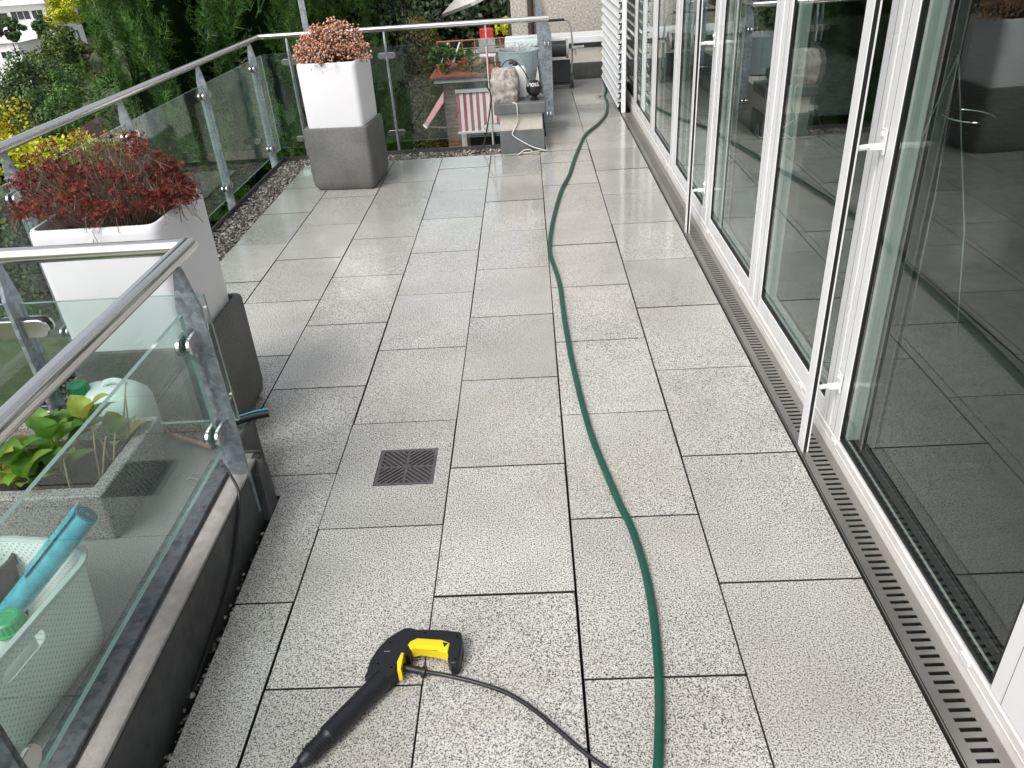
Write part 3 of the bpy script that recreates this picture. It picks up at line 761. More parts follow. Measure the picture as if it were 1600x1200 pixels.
# ------------------------------------------------------------------ planters
def planter(cx, cy, rz, zb, kinds, labels):
    lb, lw = labels
    b = empty('planter_base', (cx, cy, 0), lb, 'planter base', 'grey planter bases', rz)
    mb = MB(); s = .472
    rings = [ring(s-.06, s-.06, .03, .0), ring(s-.012, s-.012, .04, .028), ring(s, s, .035, .07), ring(s, s, .03, .43), ring(s-.006, s-.006, .03, .445), ring(s-.03, s-.03, .025, .449), ring(s-.05, s-.05, .02, .449), ring(s-.055, s-.055, .02, .43)]
    mb.loft(rings); mb.build('body', M['planter_stone'], b, smooth=35, local=True)
    return b
def white_cube(cx, cy, rz, label):
    w = empty('white_planter', (cx, cy, .43), label, 'planter', 'white cube planters', rz)
    mb = MB(); s = .425
    rings = [ring(s-.05, s-.05, .03, 0), ring(s-.012, s-.012, .035, .012), ring(s-.006, s-.006, .04, .05), ring(s, s, .04, .42), ring(s-.004, s-.004, .04, .438), ring(s-.016, s-.016, .035, .447), ring(s-.034, s-.034, .03, .447), ring(s-.044, s-.044, .03, .437), ring(s-.05, s-.05, .03, .35)]
    mb.loft(rings, cap=(True, False)); mb.build('shell', M['white_poly'], w, smooth=50, local=True)
    mb = MB(); mb.loft([ring(s-.05, s-.05, .03, .375), ring(s-.054, s-.054, .03, .395)]); mb.build('soil', M['soil'], w, local=True)
    return w
P1 = (-.250, -2.352); P1w = (-.254, -2.366); P2 = (-.236, .975); P2w = (-.232, .965)
planter(*P1, 0, 0, 0, ('dark grey concrete cube under the nearer white planter', 0))
planter(*P2, R(-5), 0, 0, ('dark grey concrete cube under the farther white planter', 0))
white_cube(*P1w, 0, 'large white plastic cube planter holding the dark red stonecrop'); white_cube(*P2w, R(-5), 'white plastic cube planter holding the pale copper stonecrop at the far corner')
def stems_mesh(roots, tips, r, per=3):
    vs_, fs_ = [], []; b = 0; a = np.arange(3)*2.094
    mid = (roots+tips)/2; mid[:, :2] += rng.normal(0, .018, (len(mid), 2)); mid[:, 2] += .012
    for i in range(len(roots)):
        for j, p in enumerate((roots[i], mid[i], tips[i])):
            rr = r*(1-.25*j); vs_.append(np.stack([p[0]+rr*np.cos(a), p[1]+rr*np.sin(a), np.full(3, p[2])], 1))
        for j in range(2):
            for k in range(3): fs_.append((b+j*3+k, b+j*3+(k+1) % 3, b+(j+1)*3+(k+1) % 3, b+(j+1)*3+k))
        b += 9
    return np.concatenate(vs_), np.array(fs_)
def stars(c, size, up):
    """five-pointed florets: one triangle per petal"""
    n = len(c); nn = unit(up+rng.normal(0, .55, (n, 3))); t = unit(np.cross(nn, rng.normal(0, 1, (n, 3)))); b = np.cross(nn, t)
    s = size*rng.uniform(.7, 1.3, (n, 1)); out = []
    for k in range(5):
        a0 = k*1.2566; d = np.cos(a0)*t+np.sin(a0)*b; e = -np.sin(a0)*t+np.cos(a0)*b
        out.append(np.stack([c-e*s*.22, c+e*s*.22, c+d*s+nn*s*.35], 1))
    v = np.stack(out, 1).reshape(-1, 3); return v, np.arange(len(v)).reshape(-1, 3)
# dark red one: loose mound, flat flower heads with gaps
pl = empty('stonecrop_plant', (*P1w, .82), 'dead dark red stonecrop sprawling from the nearer white planter', 'plant')
n = 400
a = rng.uniform(0, 6.283, n); rr = np.sqrt(rng.uniform(0, 1, n)); el = rng.uniform(0, 1, n)
roots = np.stack([P1w[0]+.12*rr*np.cos(a), P1w[1]+.12*rr*np.sin(a), np.full(n, .825)], 1)
tip = np.stack([P1w[0]-.025+.272*rr**.8*np.cos(a), P1w[1]+.015+.225*rr**.8*np.sin(a), .88+(.185*(1-rr**2.6)+.045)*rng.uniform(.3, 1.1, n)], 1)
tip[:3] = [(-.14, -2.30, 1.15), (-.33, -2.30, 1.14), (-.03, -2.32, 1.06)]
tip[:, 0] -= .02*(np.sin(a*2) > .3)
v, f = stems_mesh(roots, tip, .0021); fast('stem', v, f, M['twig'], pl, (*P1w, .82))
b0 = tip[rng.integers(0, n, 420)]; v, f = stems_mesh(b0-np.stack([rng.normal(0, .03, 420), rng.normal(0, .03, 420), np.abs(rng.normal(.05, .02, 420))], 1), b0+rng.normal(0, .012, (420, 3)), .0013); tw = fast('twig', v, f, M['twig'], pl, (*P1w, .82)); tw['kind'] = 'stuff'
head = tip[rng.uniform(0, 1, n) < .16+.55*rr**1.6]
k_ = rng.integers(0, len(head), 3900); c = head[k_]+rng.normal(0, 1, (3900, 3))*np.array([.019, .019, .010])
v, f = stars(c, .0105, np.array([0, 0, 1.])); fast('flower_head', v, f, M['flower_red'], pl, (*P1w, .82))
k_ = rng.integers(0, len(head), 1100); c = head[k_]+rng.normal(0, 1, (1100, 3))*np.array([.02, .02, .012])-np.array([0, 0, .01])
v, f = leaves(c, np.array([0, 0, 1.]), .009); fast('dry_calyx', v, f, M['flower_tan'], pl, (*P1w, .82))
# copper one: dense dome with small pale heads
pl = empty('stonecrop_plant', (*P2w, .82), 'dried coppery pink stonecrop dome in the farther white planter', 'plant')
n = 620
d = unit(rng.normal(0, 1, (n, 3))); d[:, 2] = np.abs(d[:, 2])
tip = np.array([P2w[0], P2w[1], .87])+d*np.array([.262, .245, .240])*rng.uniform(.70, 1.05, (n, 1))
roots = np.stack([P2w[0]+(tip[:, 0]-P2w[0])*.35, P2w[1]+(tip[:, 1]-P2w[1])*.35, np.full(n, .82)], 1)
v, f = stems_mesh(roots, tip, .0024); fast('stem', v, f, M['twig'], pl, (*P2w, .82))
c = np.repeat(tip, 3, 0)+rng.normal(0, .013, (3*n, 3))
oc = np.array([(1, 0, 0), (-1, 0, 0), (0, 1, 0), (0, -1, 0), (0, 0, 1), (0, 0, -1)])*1.0; of = np.array([(0, 2, 4), (2, 1, 4), (1, 3, 4), (3, 0, 4), (2, 0, 5), (1, 2, 5), (3, 1, 5), (0, 3, 5)])
s = rng.uniform(.006, .0115, (len(c), 1, 1)); v = (oc[None]*s+c[:, None]).reshape(-1, 3); f = (of[None]+(np.arange(len(c))*6)[:, None, None]).reshape(-1, 3)
fast('flower_head', v, f, M['flower_copper'], pl, (*P2w, .82))
c = tip[rng.integers(0, n, 1600)]*1.0+rng.normal(0, .02, (1600, 3))-np.array([0, 0, .025]); v, f = leaves(c, np.array([0, 0, 1.]), .012); fast('dry_calyx', v, f, M['flower_tan'], pl, (*P2w, .82))

# ------------------------------------------------------------------ things on the raised platform
ZP = .197
tr = empty('stone_trough', (-.4, -3.065, ZP), 'speckled grey stone trough planted with hydrangea behind the near railing', 'trough')
mb = MB(); cx, cy, w, d_ = -.405, -3.065, .685, .392
rings = [ring(w-.03, d_-.03, .012, ZP+.001, c=(cx, cy)), ring(w-.012, d_-.012, .012, ZP+.12, c=(cx, cy)), ring(w-.012, d_-.012, .012, ZP+.136, c=(cx, cy)), ring(w, d_, .012, ZP+.14, c=(cx, cy)), ring(w, d_, .012, ZP+.164, c=(cx, cy)), ring(w-.008, d_-.008, .012, ZP+.168, c=(cx, cy)), ring(w-.075, d_-.075, .008, ZP+.168, c=(cx, cy)), ring(w-.085, d_-.085, .008, ZP+.10, c=(cx, cy))]
mb.loft(rings, cap=(True, False)); mb.build('body', M['trough'], tr, smooth=30)
mb = MB(); mb.loft([ring(w-.085, d_-.085, .008, ZP+.105, c=(cx, cy)), ring(w-.086, d_-.086, .008, ZP+.118, c=(cx, cy))]); mb.build('soil', M['soil'], tr)
# hydrangea: single leaves
hy = empty('hydrangea_plant', (-.33, -3.06, ZP+.11), 'bright green hydrangea with one yellow leaf growing in the stone trough', 'plant')
def leaf_mesh(L, Wd, curl):
    mb = MB(); n = 9; rows = []
    for i in range(n):
        t = i/(n-1); hw = Wd/2*(math.sin(math.pi*min(1, t**.72))**.8 if 0 < t < 1 else 0)+.0004
        x = L*t; zz = .10*L*math.sin(t*2.6)-curl*L*t*t
        ser = 1+.05*(-1)**i
        rows.append([(x, -hw*ser, zz+hw*.30), (x, -hw*.5, zz+hw*.16), (x, 0, zz), (x, hw*.5, zz+hw*.16), (x, hw*ser, zz+hw*.30)])
    v = [p for r_ in rows for p in r_]
    mb.add(v, [(i*5+j, (i+1)*5+j, (i+1)*5+j+1, i*5+j+1) for i in range(n-1) for j in range(4)]); return mb
lm = []
for (L, Wd, cu) in ((.110, .080, .25), (.09, .066, .4), (.068, .048, .15)):
    o = leaf_mesh(L, Wd, cu).build('leaf', M['hydrangea'], hy, smooth=60, local=True); lm.append(o.data); bpy.data.objects.remove(o)
tufts = [(-.185, -3.02, .265), (-.255, -3.10, .25), (-.33, -3.02, .23), (-.32, -3.18, .22), (-.21, -3.17, .2), (-.42, -3.08, .22), (-.13, -2.99, .18), (-.26, -3.0, .20), (-.38, -3.17, .21), (-.28, -3.21, .2), (-.47, -3.15, .24)]
stem = MB()
for (tx, ty, th) in tufts:
    base = V3((tx+random.uniform(-.02, .02), ty+random.uniform(-.01, .02), ZP+.112)); top = V3((tx, ty, ZP+th))
    stem.tube([base, (base+top)/2+V3((.006, 0, 0)), top], [.004, .0035, .003], 6)
    nl = 6 if th > .21 else 4
    for j in range(nl):
        o = link('leaf', lm[j % 3], hy)
        az = j*2.4+random.uniform(-.4, .4); pitch = R(random.uniform(-35, 5)) if j > 1 else R(-50)
        o.location = Vector(top-ORG[hy.name])+Vector((0, 0, -.02*(j//2)))
        o.rotation_euler = (random.uniform(-.3, .3), pitch, az)
stem.build('stem', M['stem_green'], hy, smooth=True)
ds = MB()
for (x0, y0, dx, dy, h) in ((-.14, -3.13, .03, .05, .13), (-.15, -3.12, .0, .06, .15), (-.12, -3.10, .02, .05, .12), (-.19, -3.2, .01, .02, .14), (-.13, -2.96, .03, .02, .18), (-.17, -2.93, .06, .03, .2)):
    ds.tube([(x0, y0, ZP+.11), (x0+dx*.6, y0+dy*.5, ZP+.11+h*.6), (x0+dx, y0+dy, ZP+.11+h)], [.003, .0026, .0018], 5)
ds.build('dead_stem', M['deadstem'], hy)
# canisters
def canister(loc, rz, label, w=.19, d=.14, h=.27, tilt=0, cap=(-.055, 0)):
    c = empty('canister', loc, label, 'canister', 'white canisters with green caps', rz); c.rotation_euler.x = tilt
    mb = MB(); rings = [ring(w-.03, d-.03, .03, 0), ring(w, d, .035, .02), ring(w, d, .035, h*.70), ring(w-.01, d-.008, .04, h*.80), ring(w-.05, d-.035, .045, h*.92), ring(w-.085, d-.06, .035, h*.965), ring(w-.13, d-.1, .018, h*.975)]
    mb.loft(rings); mb.build('body', M['can'], c, smooth=60, local=True)
    mb = MB(); mb.lathe([(.03, h*.80), (.027, h*.99)], (*cap, 0), 16); mb.build('neck', M['can'], c, smooth=40, local=True)
    mb = MB(); n = 40; prof = [(.036, h*.945), (.036, h*.965), (.031, h*.97), (.030, h*1.07), (.026, h*1.085), (.018, h*1.085), (.017, h*1.078), (0, h*1.078)]
    mb.lathe(prof, (*cap, 0), n)
    v = mb.v[0].reshape(len(prof), n, 3)
    for i in (2, 3): v[i, ::2, :2] = (v[i, ::2, :2]-np.array(cap))*1.06+np.array(cap)
    mb.build('cap', M['green_cap'], c, smooth=30, local=True)
    mb = MB(); mb.tube(catmull([(-.012, 0, h*.93), (.005, 0, h*1.03), (.045, 0, h*1.03), (.07, 0, h*.9)]), .010, 8); mb.build('handle', M['can'], c, smooth=True, local=True)
canister((-.262, -2.765, ZP), R(3), 'white canister with green cap standing behind the stone trough', w=.23, h=.232, cap=(-.078, -.02))
canister((-.045, -3.83, ZP+.012), R(-95), 'white canister with green cap inside the mint basket', w=.2, d=.15, h=.225, cap=(-.068, .045))
# mint basket with a real grip opening
bk = empty('laundry_basket', (-.088, -3.747, ZP), 'mint green perforated plastic basket behind the near railing glass', 'basket', rz=R(-8))
def basket_ring(z, grow, off, n=7):
    return ring(.262+grow-2*off, .40+grow-2*off, .075-off*.6, z, n)
zs = [0, .01, .06, .12, .18, .235, .246]
mb = MB(); outer = [basket_ring(z, z*.16, 0 if z > .005 else .006) for z in zs]; inner = [basket_ring(z, z*.16, .0035) for z in zs[::-1] if z > .005]
mb.loft(outer+inner, cap=(True, True)); wall = mb.build('wall', M['basket'], bk, smooth=50, local=True)
me = wall.data; uvl = me.uv_layers.new(name='UVMap')
for p in me.polygons:
    c0 = p.center; nx_ = abs(p.normal.x) > abs(p.normal.y)
    for li in p.loop_indices:
        co = me.vertices[me.loops[li].vertex_index].co; uvl.data[li].uv = (co.y if nx_ else co.x, co.z)
cut = MB(); cut.prism([(a, b) for a, b in stadium(.125, .034, 10)], -.3, .3, T=Matrix(((0, 0, 1, .15), (1, 0, 0, -.045), (0, 1, 0, .190), (0, 0, 0, 1))))
cut.v[0][:, 0] = np.where(cut.v[0][:, 0] < .1, .10, .22); cut = cut.build('cutter', M['basket'])
cut.location = bk.location; cut.rotation_euler = bk.rotation_euler
bm_ = wall.modifiers.new('cut', 'BOOLEAN'); bm_.operation = 'DIFFERENCE'; bm_.object = cut; bm_.solver = 'EXACT'
bpy.context.view_layer.update(); dg = bpy.context.evaluated_depsgraph_get()
nm = bpy.data.meshes.new_from_object(wall.evaluated_get(dg)); wall.modifiers.clear(); wall.data = nm; bpy.data.objects.remove(cut)
mb = MB(); gw = .246*.16
prof = [(0, -.004), (.009, -.006), (.013, 0), (.011, .006), (0, .008), (-.004, .002)]
rings = []
base_o = np.array(rrect(.262+gw, .40+gw, .075, 7)); cen = base_o-inset_poly(base_o, .01)
nrm = cen/np.linalg.norm(cen, axis=1)[:, None]
for i in range(len(base_o)+1):
    j = i % len(base_o); rings.append([(base_o[j][0]+nrm[j][0]*a, base_o[j][1]+nrm[j][1]*a, .246+b) for a, b in prof])
mb.loft(rings, cap=(False, False)); mb.build('rim', M['basket'], bk, smooth=50, local=True)
# roll of bags, pot
rl = empty('bag_roll', (-.07, -3.63, .37), 'teal roll of plastic bags leaning in the mint basket', 'roll')
A, B = V3((-.10, -3.640, .34)), V3((.112, -3.562, .548)); ax = (B-A)/np.linalg.norm(B-A)
mb = MB(); mb.tube([A, (A+B)/2, B], .0265, 20); mb.build('roll', M['teal'], rl, smooth=40)
e1 = np.cross(ax, (0, 0, 1.)); e1 /= np.linalg.norm(e1); e2 = np.cross(ax, e1); sp = [B+ax*.0008+(.024-.019*t)*(math.cos(t*19)*e1+math.sin(t*19)*e2) for t in np.linspace(0, 1, 60)]
mb = MB(); mb.tube(sp, .0011, 4); mb.build('spiral_end', M['pot_dark'], rl)
mb = MB(); fl = [(A+(B-A)*t+e2*(-.0272)+e1*s*.02+ax*(0.012 if (t > .9 and s < 0) else 0)) for t in (.35, .7, 1.0) for s in (-1, 0, 1)]
mb.add(fl, [(i*3+j, i*3+j+1, (i+1)*3+j+1, (i+1)*3+j) for i in range(2) for j in range(2)]); mb.build('loose_flap', M['teal'], rl, smooth=True)
mb = MB(); mb.lathe([(.052, .03), (.072, .185), (.079, .187), (.081, .213), (.074, .215), (.07, .19), (.052, .05), (0, .05)], (-.205, -3.55, ZP), 28); tag(mb.build('flower_pot', M['pot_dark'], smooth=35), 'empty dark grey flower pot standing in the mint basket', 'pot')
# scrubbing brush
br = empty('scrubbing_brush', (0, -2.75, ZP), 'wooden scrubbing brush with blue and black handle behind the corner post', 'brush')
T = Matrix.Translation((-.035, -2.765, ZP+.022)) @ Matrix.Rotation(R(-28), 4, 'Z')
mb = MB(); mb.box(-.105, .105, -.028, .028, -.016, .006, .006, T=T); mb.build('head', M['wood'], br)
mb = MB()
for i in range(16):
    for j in range(4):
        px, py = -.095+i*.0126, -.021+j*.014; l_ = (random.uniform(-.006, .006), random.uniform(-.006, .006))
        p = T @ Vector((px, py, .006)); q = T @ Vector((px+l_[0], py+l_[1], .034)); mb.tube([p, q], [.0035, .005], 5)
mb.build('bristles', M['bristle'], br)
mb = MB(); hp = [(.05, -2.74, ZP+.02), (.10, -2.703, ZP+.03), (.15, -2.682, ZP+.034), (.196, -2.668, ZP+.034)]; mb.tube(catmull(hp, 5), .0145, 12); mb.build('handle', M['black_plastic'], br, smooth=40)
mb = MB(); mb.tube(catmull([(x, y+.0045, z+.0125) for x, y, z in hp[1:]], 5), .0045, 8); mb.build('grip_stripe', M['blue'], br, smooth=True)
mb = MB()
for e in ((.05, -2.957), (.065, -3.02), (-.012, -2.958), (.055, -2.985)): mb.tube([(.02, -2.985, ZP+.004), ((.02+e[0])/2, (-2.985+e[1])/2+.003, ZP+.007), (*e, ZP+.004)], .0022, 6)
tag(mb.build('grey_twig', M['galv'], smooth=True), 'small forked grey twig lying on the platform behind the glass', 'twig')

# ------------------------------------------------------------------ pressure washer gun and hoses
gn = empty('pressure_washer_gun', (.72, -3.6, 0), 'black pressure washer trigger gun with yellow trigger lying on the paving', 'spray gun')
body = [(.743, -3.462), (.718, -3.485), (.700, -3.502), (.686, -3.519), (.676, -3.540), (.670, -3.565), (.667, -3.592), (.662, -3.612), (.700, -3.642), (.725, -3.622), (.741, -3.601), (.739, -3.572), (.754, -3.547), (.769, -3.560), (.769, -3.537), (.757, -3.526), (.763, -3.509), (.780, -3.499), (.845, -3.507), (.868, -3.519), (.869, -3.550), (.864, -3.566), (.873, -3.582), (.886, -3.584), (.894, -3.575), (.899, -3.515), (.894, -3.485), (.887, -3.482), (.842, -3.477), (.784, -3.470), (.756, -3.472)]
def rounded_prism(name, poly, z0, z1, mat, parent, bev, seg=3):
    bm = bmesh.new(); org = ORG[parent.name]; P = np.array(poly)
    if area2(P) < 0: P = P[::-1]
    lo = [bm.verts.new((p[0]-org[0], p[1]-org[1], z0-org[2])) for p in P]; hi = [bm.verts.new((p[0]-org[0], p[1]-org[1], z1-org[2])) for p in P]
    n = len(P); bm.faces.new(lo[::-1]); top = bm.faces.new(hi)
    for i in range(n): bm.faces.new((lo[i], lo[(i+1) % n], hi[(i+1) % n], hi[i]))
    bmesh.ops.bevel(bm, geom=list(top.edges), offset=bev, segments=seg, profile=.5, affect='EDGES', clamp_overlap=True)
    me = bpy.data.meshes.new(name); bm.to_mesh(me); bm.free(); me.materials.append(mat)
    me.polygons.foreach_set('use_smooth', [True]*len(me.polygons)); me.set_sharp_from_angle(angle=R(38))
    return link(name, me, parent, org)
rounded_prism('body', body, .004, .046, M['black_plastic'], gn, .011, 4)
ax = np.array([-.578, -.816]); s0 = np.array([.706, -3.610])
mb = MB(); L = [(.0, .0265), (.03, .0258), (.10, .0250), (.185, .0245), (.188, .0200), (.2, .0205), (.235, .0190), (.262, .0150), (.268, .0095), (.45, .0088)]
mb.tube([(s0[0]+ax[0]*t, s0[1]+ax[1]*t, .027 if t < .2 else .025) for t, _ in L], [r for _, r in L], 20); mb.build('barrel', M['black_plastic'], gn, smooth=35)
mb = MB()
for t in np.arange(.197, .246, .0075): mb.lathe([(.0205, -.0015), (.0222, 0), (.0205, .0015)], (0, 0, 0), 18, T=Matrix.Translation((s0[0]+ax[0]*t, s0[1]+ax[1]*t, .025)) @ Vector((ax[0], ax[1], 0)).to_track_quat('Z', 'Y').to_matrix().to_4x4())
mb.build('ribbed_collar', M['black_rubber'], gn, smooth=40)
trig = [(.757, -3.524), (.763, -3.510), (.780, -3.500), (.845, -3.508), (.868, -3.520), (.8645, -3.554), (.837, -3.543), (.79, -3.533), (.771, -3.538)]
tg = rounded_prism('trigger', trig, .018, .0475, M['yellow'], gn, .005, 4)
mb = MB(); mb.prism([(.848, -3.5185), (.863, -3.5225), (.8535, -3.534)], .0476, .0481); mb.build('trigger_mark', M['black_plastic'], tg)
rounded_prism('clip', [(.745, -3.545), (.754, -3.548), (.749, -3.578), (.752, -3.601), (.743, -3.602), (.738, -3.574)], .01, .0475, M['yellow'], gn, .002)
mb = MB(); mb.box(.7, .7155, -3.541, -3.5395, .0458, .0464, T=None); mb.build('moulded_mark', M['reel_grey'], gn)
for sx_, sy_ in ((.712, -3.512), (.690, -3.577), (.727, -3.590), (.800, -3.484), (.884, -3.50), (.884, -3.57)):
    mb = MB(); mb.lathe([(.0042, .0455), (.0042, .0466), (.0032, .0466), (.0030, .0460), (0, .0460)], (sx_, sy_, 0), 12); mb.build('screw', M['reel_dark'], gn, smooth=35)
for i in range(5):
    mb = MB(); mb.box(-.013, .013, -.0011, .0011, .0455, .0470, .0005, T=Matrix.Translation((.702+i*.004, -3.602+i*.0058, 0)) @ Matrix.Rotation(R(-35), 4, 'Z')); mb.build('ridge', M['black_rubber'], gn)
ph = empty('pressure_hose', (.9, -3.6, 0), 'thin black high pressure hose curving away from the spray gun', 'hose')
hp = [(.742, -3.568, .02), (.801, -3.582, .017), (.847, -3.5885, .012), (.929, -3.610, .0075), (1.009, -3.643, .0065), (1.071, -3.688, .0065), (1.13, -3.746, .0065), (1.185, -3.803, .0065), (1.245, -3.855, .0065), (1.33, -3.92, .0065), (1.5, -4.05, .0065), (1.6, -4.3, .0065)]
mb = MB(); mb.tube(catmull(hp, 12), .0054, 12); mb.build('hose', M['black_rubber'], ph, smooth=120)
mb = MB(); mb.tube([hp[0], (.775, -3.5755, .018), hp[1]], [.0105, .0098, .009], 14); mb.tube([(.799, -3.5813, .017), (.808, -3.5835, .0163)], .0145, 14); mb.build('connector', M['black_plastic'], ph, smooth=35)
for o in ():
    pass
gh = [(1.985, 4.3), (1.96, 3.9), (1.922, 3.615), (1.917, 3.28), (1.854, 2.75), (1.749, 2.368), (1.606, 1.984), (1.523, 1.558), (1.458, 1.174), (1.403, .792), (1.331, .44), (1.282, .093), (1.239, -.278), (1.213, -.607), (1.212, -.807), (1.236, -1.067), (1.247, -1.252), (1.248, -1.444), (1.252, -1.688), (1.258, -1.907), (1.267, -2.103), (1.279, -2.306), (1.293, -2.487), (1.311, -2.651), (1.337, -2.818), (1.362, -2.968), (1.379, -3.045), (1.392, -3.146), (1.401, -3.277), (1.400, -3.418), (1.392, -3.544), (1.380, -3.657), (1.364, -3.76), (1.345, -3.86), (1.30, -4.05), (1.2, -4.3), (1.0, -4.5)]
mb = MB(); mb.tube(catmull([(x, y, .0125) for x, y in gh], 9), .0118, 16); tag(mb.build('garden_hose', M['hose_green'], smooth=120), 'dark green garden hose winding along the whole terrace', 'hose')
mb = MB(); mb.tube([(1.925, 3.625, .012), (1.88, 3.615, .014)], .006, 8); mb.lathe([(.012, -.012), (.02, -.006), (.02, .006), (.012, .012)], (1.862, 3.608, .016), 12); mb.box(1.825, 1.855, 3.585, 3.60, .006, .02, .003); mb.tube([(1.862, 3.608, .016), (1.84, 3.593, .014)], .006, 8)
tag(mb.build('hose_fitting', M['stainless'], smooth=35), 'small metal tap fitting on the paving next to the garden hose end', 'fitting')

# ------------------------------------------------------------------ pillar with lamp stone, ash ball, can
pi = empty('pillar', (1.06, 1.72, 0), 'low square pillar with dark cap and beige band at the railing end', 'pillar')
mb = MB(); mb.box(.882, 1.243, 1.545, 1.91, -.04, .177, .004); mb.build('base', M['pillar_grey'], pi)
mb = MB(); mb.box(.888, 1.232, 1.552, 1.90, .177, .312, .003); mb.build('render_band', M['pillar_beige'], pi)
mb = MB(); mb.box(.848, 1.262, 1.51, 1.865, .312, .392, .006); mb.build('cap', M['pillar_grey'], pi)
mb = MB(); mb.box(.90, 1.235, 1.915, 4.7, -.3, .34); tag(mb.build('parapet_wall', M['pillar_beige']), 'pale low parapet wall running back from the pillar', 'wall')
st_ = MB(); rings = []
for i, z in enumerate(np.linspace(0, .245, 11)):
    t = i/10; w = .205+.02*math.sin(3.1*t)-.03*t**6-.012*(1-t)**3; pts = []
    for j, (x, y) in enumerate(rrect(w, w*.92, .045, 6)):
        nse = 1+.05*math.sin(j*1.9+i*1.3)+.035*math.sin(j*.8-i*2.1)+random.uniform(-.02, .02)
        pts.append((.945+x*nse, 1.645+y*nse, .393+z))
    rings.append(pts)
rings.append([(.945+(x-.945)*.6, 1.645+(y-1.645)*.6, z+.006) for x, y, z in rings[-1]])
st_.loft(rings); tag(st_.build('lamp_stone', M['rough_stone'], smooth=60), 'rough pale natural stone block standing on the pillar cap', 'stone')
ab = empty('ash_ball', (1.175, 1.625, .392), 'black ball ashtray lettered SMOKE in white on the pillar', 'ashtray')
mb = MB(); prof = [(.036, 0), (.038, .008), (.02, .022), (.018, .03)]+[(.064*math.sin(a), .09-.064*math.cos(a)) for a in np.linspace(.3, math.pi, 16)]
mb.lathe(prof, (1.175, 1.625, .392), 28); mb.build('ball', M['ball'], ab, smooth=50)
fc = bpy.data.curves.new('txt', 'FONT'); fc.body = 'SMOKE'; fc.size = .040; fc.align_x = 'CENTER'; fc.align_y = 'CENTER'; fo = bpy.data.objects.new('txt', fc); C.objects.link(fo)
bpy.context.view_layer.update(); tm = bpy.data.meshes.new_from_object(fo.evaluated_get(bpy.context.evaluated_depsgraph_get())); bpy.data.objects.remove(fo)
vv = np.zeros(len(tm.vertices)*3); tm.vertices.foreach_get('co', vv); vv = vv.reshape(-1, 3); rr = .0646
th = vv[:, 0]/rr-.18; ph_ = vv[:, 1]/rr+.52
out = np.stack([rr*np.cos(ph_)*np.sin(th), -rr*np.cos(ph_)*np.cos(th), .09+rr*np.sin(ph_)], 1)
tm.vertices.foreach_set('co', (out).ravel()); tm.materials.clear(); tm.materials.append(M['chalk']); tm.update(); link('lettering', tm, ab)
cn = empty('white_can', (1.07, 1.80, .392), 'white plastic can behind the stone on the pillar', 'can')
mb = MB(); mb.loft([ring(.115, .09, .014, .395, c=(1.06, 1.80)), ring(.115, .09, .016, .60, c=(1.06, 1.80)), ring(.10, .075, .02, .622, c=(1.055, 1.80)), ring(.04, .04, .015, .63, c=(1.03, 1.80))]); mb.build('body', M['white_plastic'], cn, smooth=40)
mb = MB(); mb.lathe([(.02, .63), (.02, .65), (.016, .655), (0, .655)], (1.03, 1.80, 0), 14); mb.build('cap', M['black_plastic'], cn, smooth=40)
mb = MB(); mb.tube(catmull([(.87, 1.66, .655), (.875, 1.64, .69), (.92, 1.64, .685), (.905, 1.65, .65), (.93, 1.66, .655), (.965, 1.66, .69), (1.03, 1.65, .69), (1.09, 1.62, .63), (1.135, 1.60, .555)]), .0042, 8)
mb.tube([(.985, 1.65, .672), (1.03, 1.65, .688)], .012, 8)
tag(mb.build('lamp_cable', M['black_rubber'], smooth=True), 'black looped cable lying over the stone on the pillar', 'cable')
mb = MB(); mb.tube(catmull([(1.00, 1.53, .396), (1.03, 1.500, .390), (1.035, 1.500, .33), (1.03, 1.538, .25), (1.0, 1.538, .19), (.985, 1.535, .15), (1.03, 1.535, .11), (1.13, 1.53, .05), (1.23, 1.525, .015), (1.262, 1.54, .008), (1.255, 1.6, .02), (1.252, 1.65, .09), (1.25, 1.70, .02), (1.25, 1.58, .006), (1.12, 1.50, .008), (1.05, 1.49, .008), (1.02, 1.45, .008)]), .0048, 8)
mb.tube(catmull([(1.14, 1.505, .008), (1.12, 1.50, .03), (1.07, 1.49, .03), (1.03, 1.46, .008)]), .0045, 6)
tag(mb.build('white_cable', M['cable_white'], smooth=True), 'off-white cable running down the front of the pillar', 'cable')
mb = MB(); mb.tube(catmull([(.80, 1.80, .52), (.79, 1.78, .50), (.82, 1.77, .43), (.815, 1.76, .36), (.78, 1.72, .2), (.74, 1.68, .06), (.70, 1.62, .004), (.66, 1.6, .004)]), .006, 8); mb.tube([(.80, 1.80, .52), (.86, 1.72, .53)], .004, 6)
tag(mb.build('garden_cable', M['black_rubber'], smooth=True), 'thick black cable dropping from the pillar into the gravel', 'cable')
mb = MB(); mb.tube([(.807, 1.84, -.05), (.807, 1.84, .78)], .006, 8)
tag(mb.build('thin_rod', M['cable_white']), 'thin pale rod standing beside the pillar', 'rod')
mb = MB(); mb.lathe([(.0, .01), (.13, .012), (.163, .16), (.178, .31), (.182, .325), (.176, .328), (.168, .31), (.16, .27), (0, .27)], (1.055, 2.45, .34), 32)
rp = empty('round_planter', (1.055, 2.45, .34), 'round blue grey planter with a few dry stalks behind the pillar', 'planter'); mb.build('pot', M['felt'], rp, smooth=40)
mb = MB(); mb.lathe([(.165, .262), (.164, .285), (0, .29)], (1.055, 2.45, .34), 24); mb.build('soil', M['soil'], rp)
mb = MB()
for i in range(16): a = i*1.7; r_ = .03+.008*i; x, y = 1.055+r_*math.cos(a), 2.45+r_*math.sin(a); mb.tube([(x, y, .62), (x+random.uniform(-.02, .02), y, .66), (x+random.uniform(-.05, .05), y, .69+random.uniform(0, .04))], .002, 4)
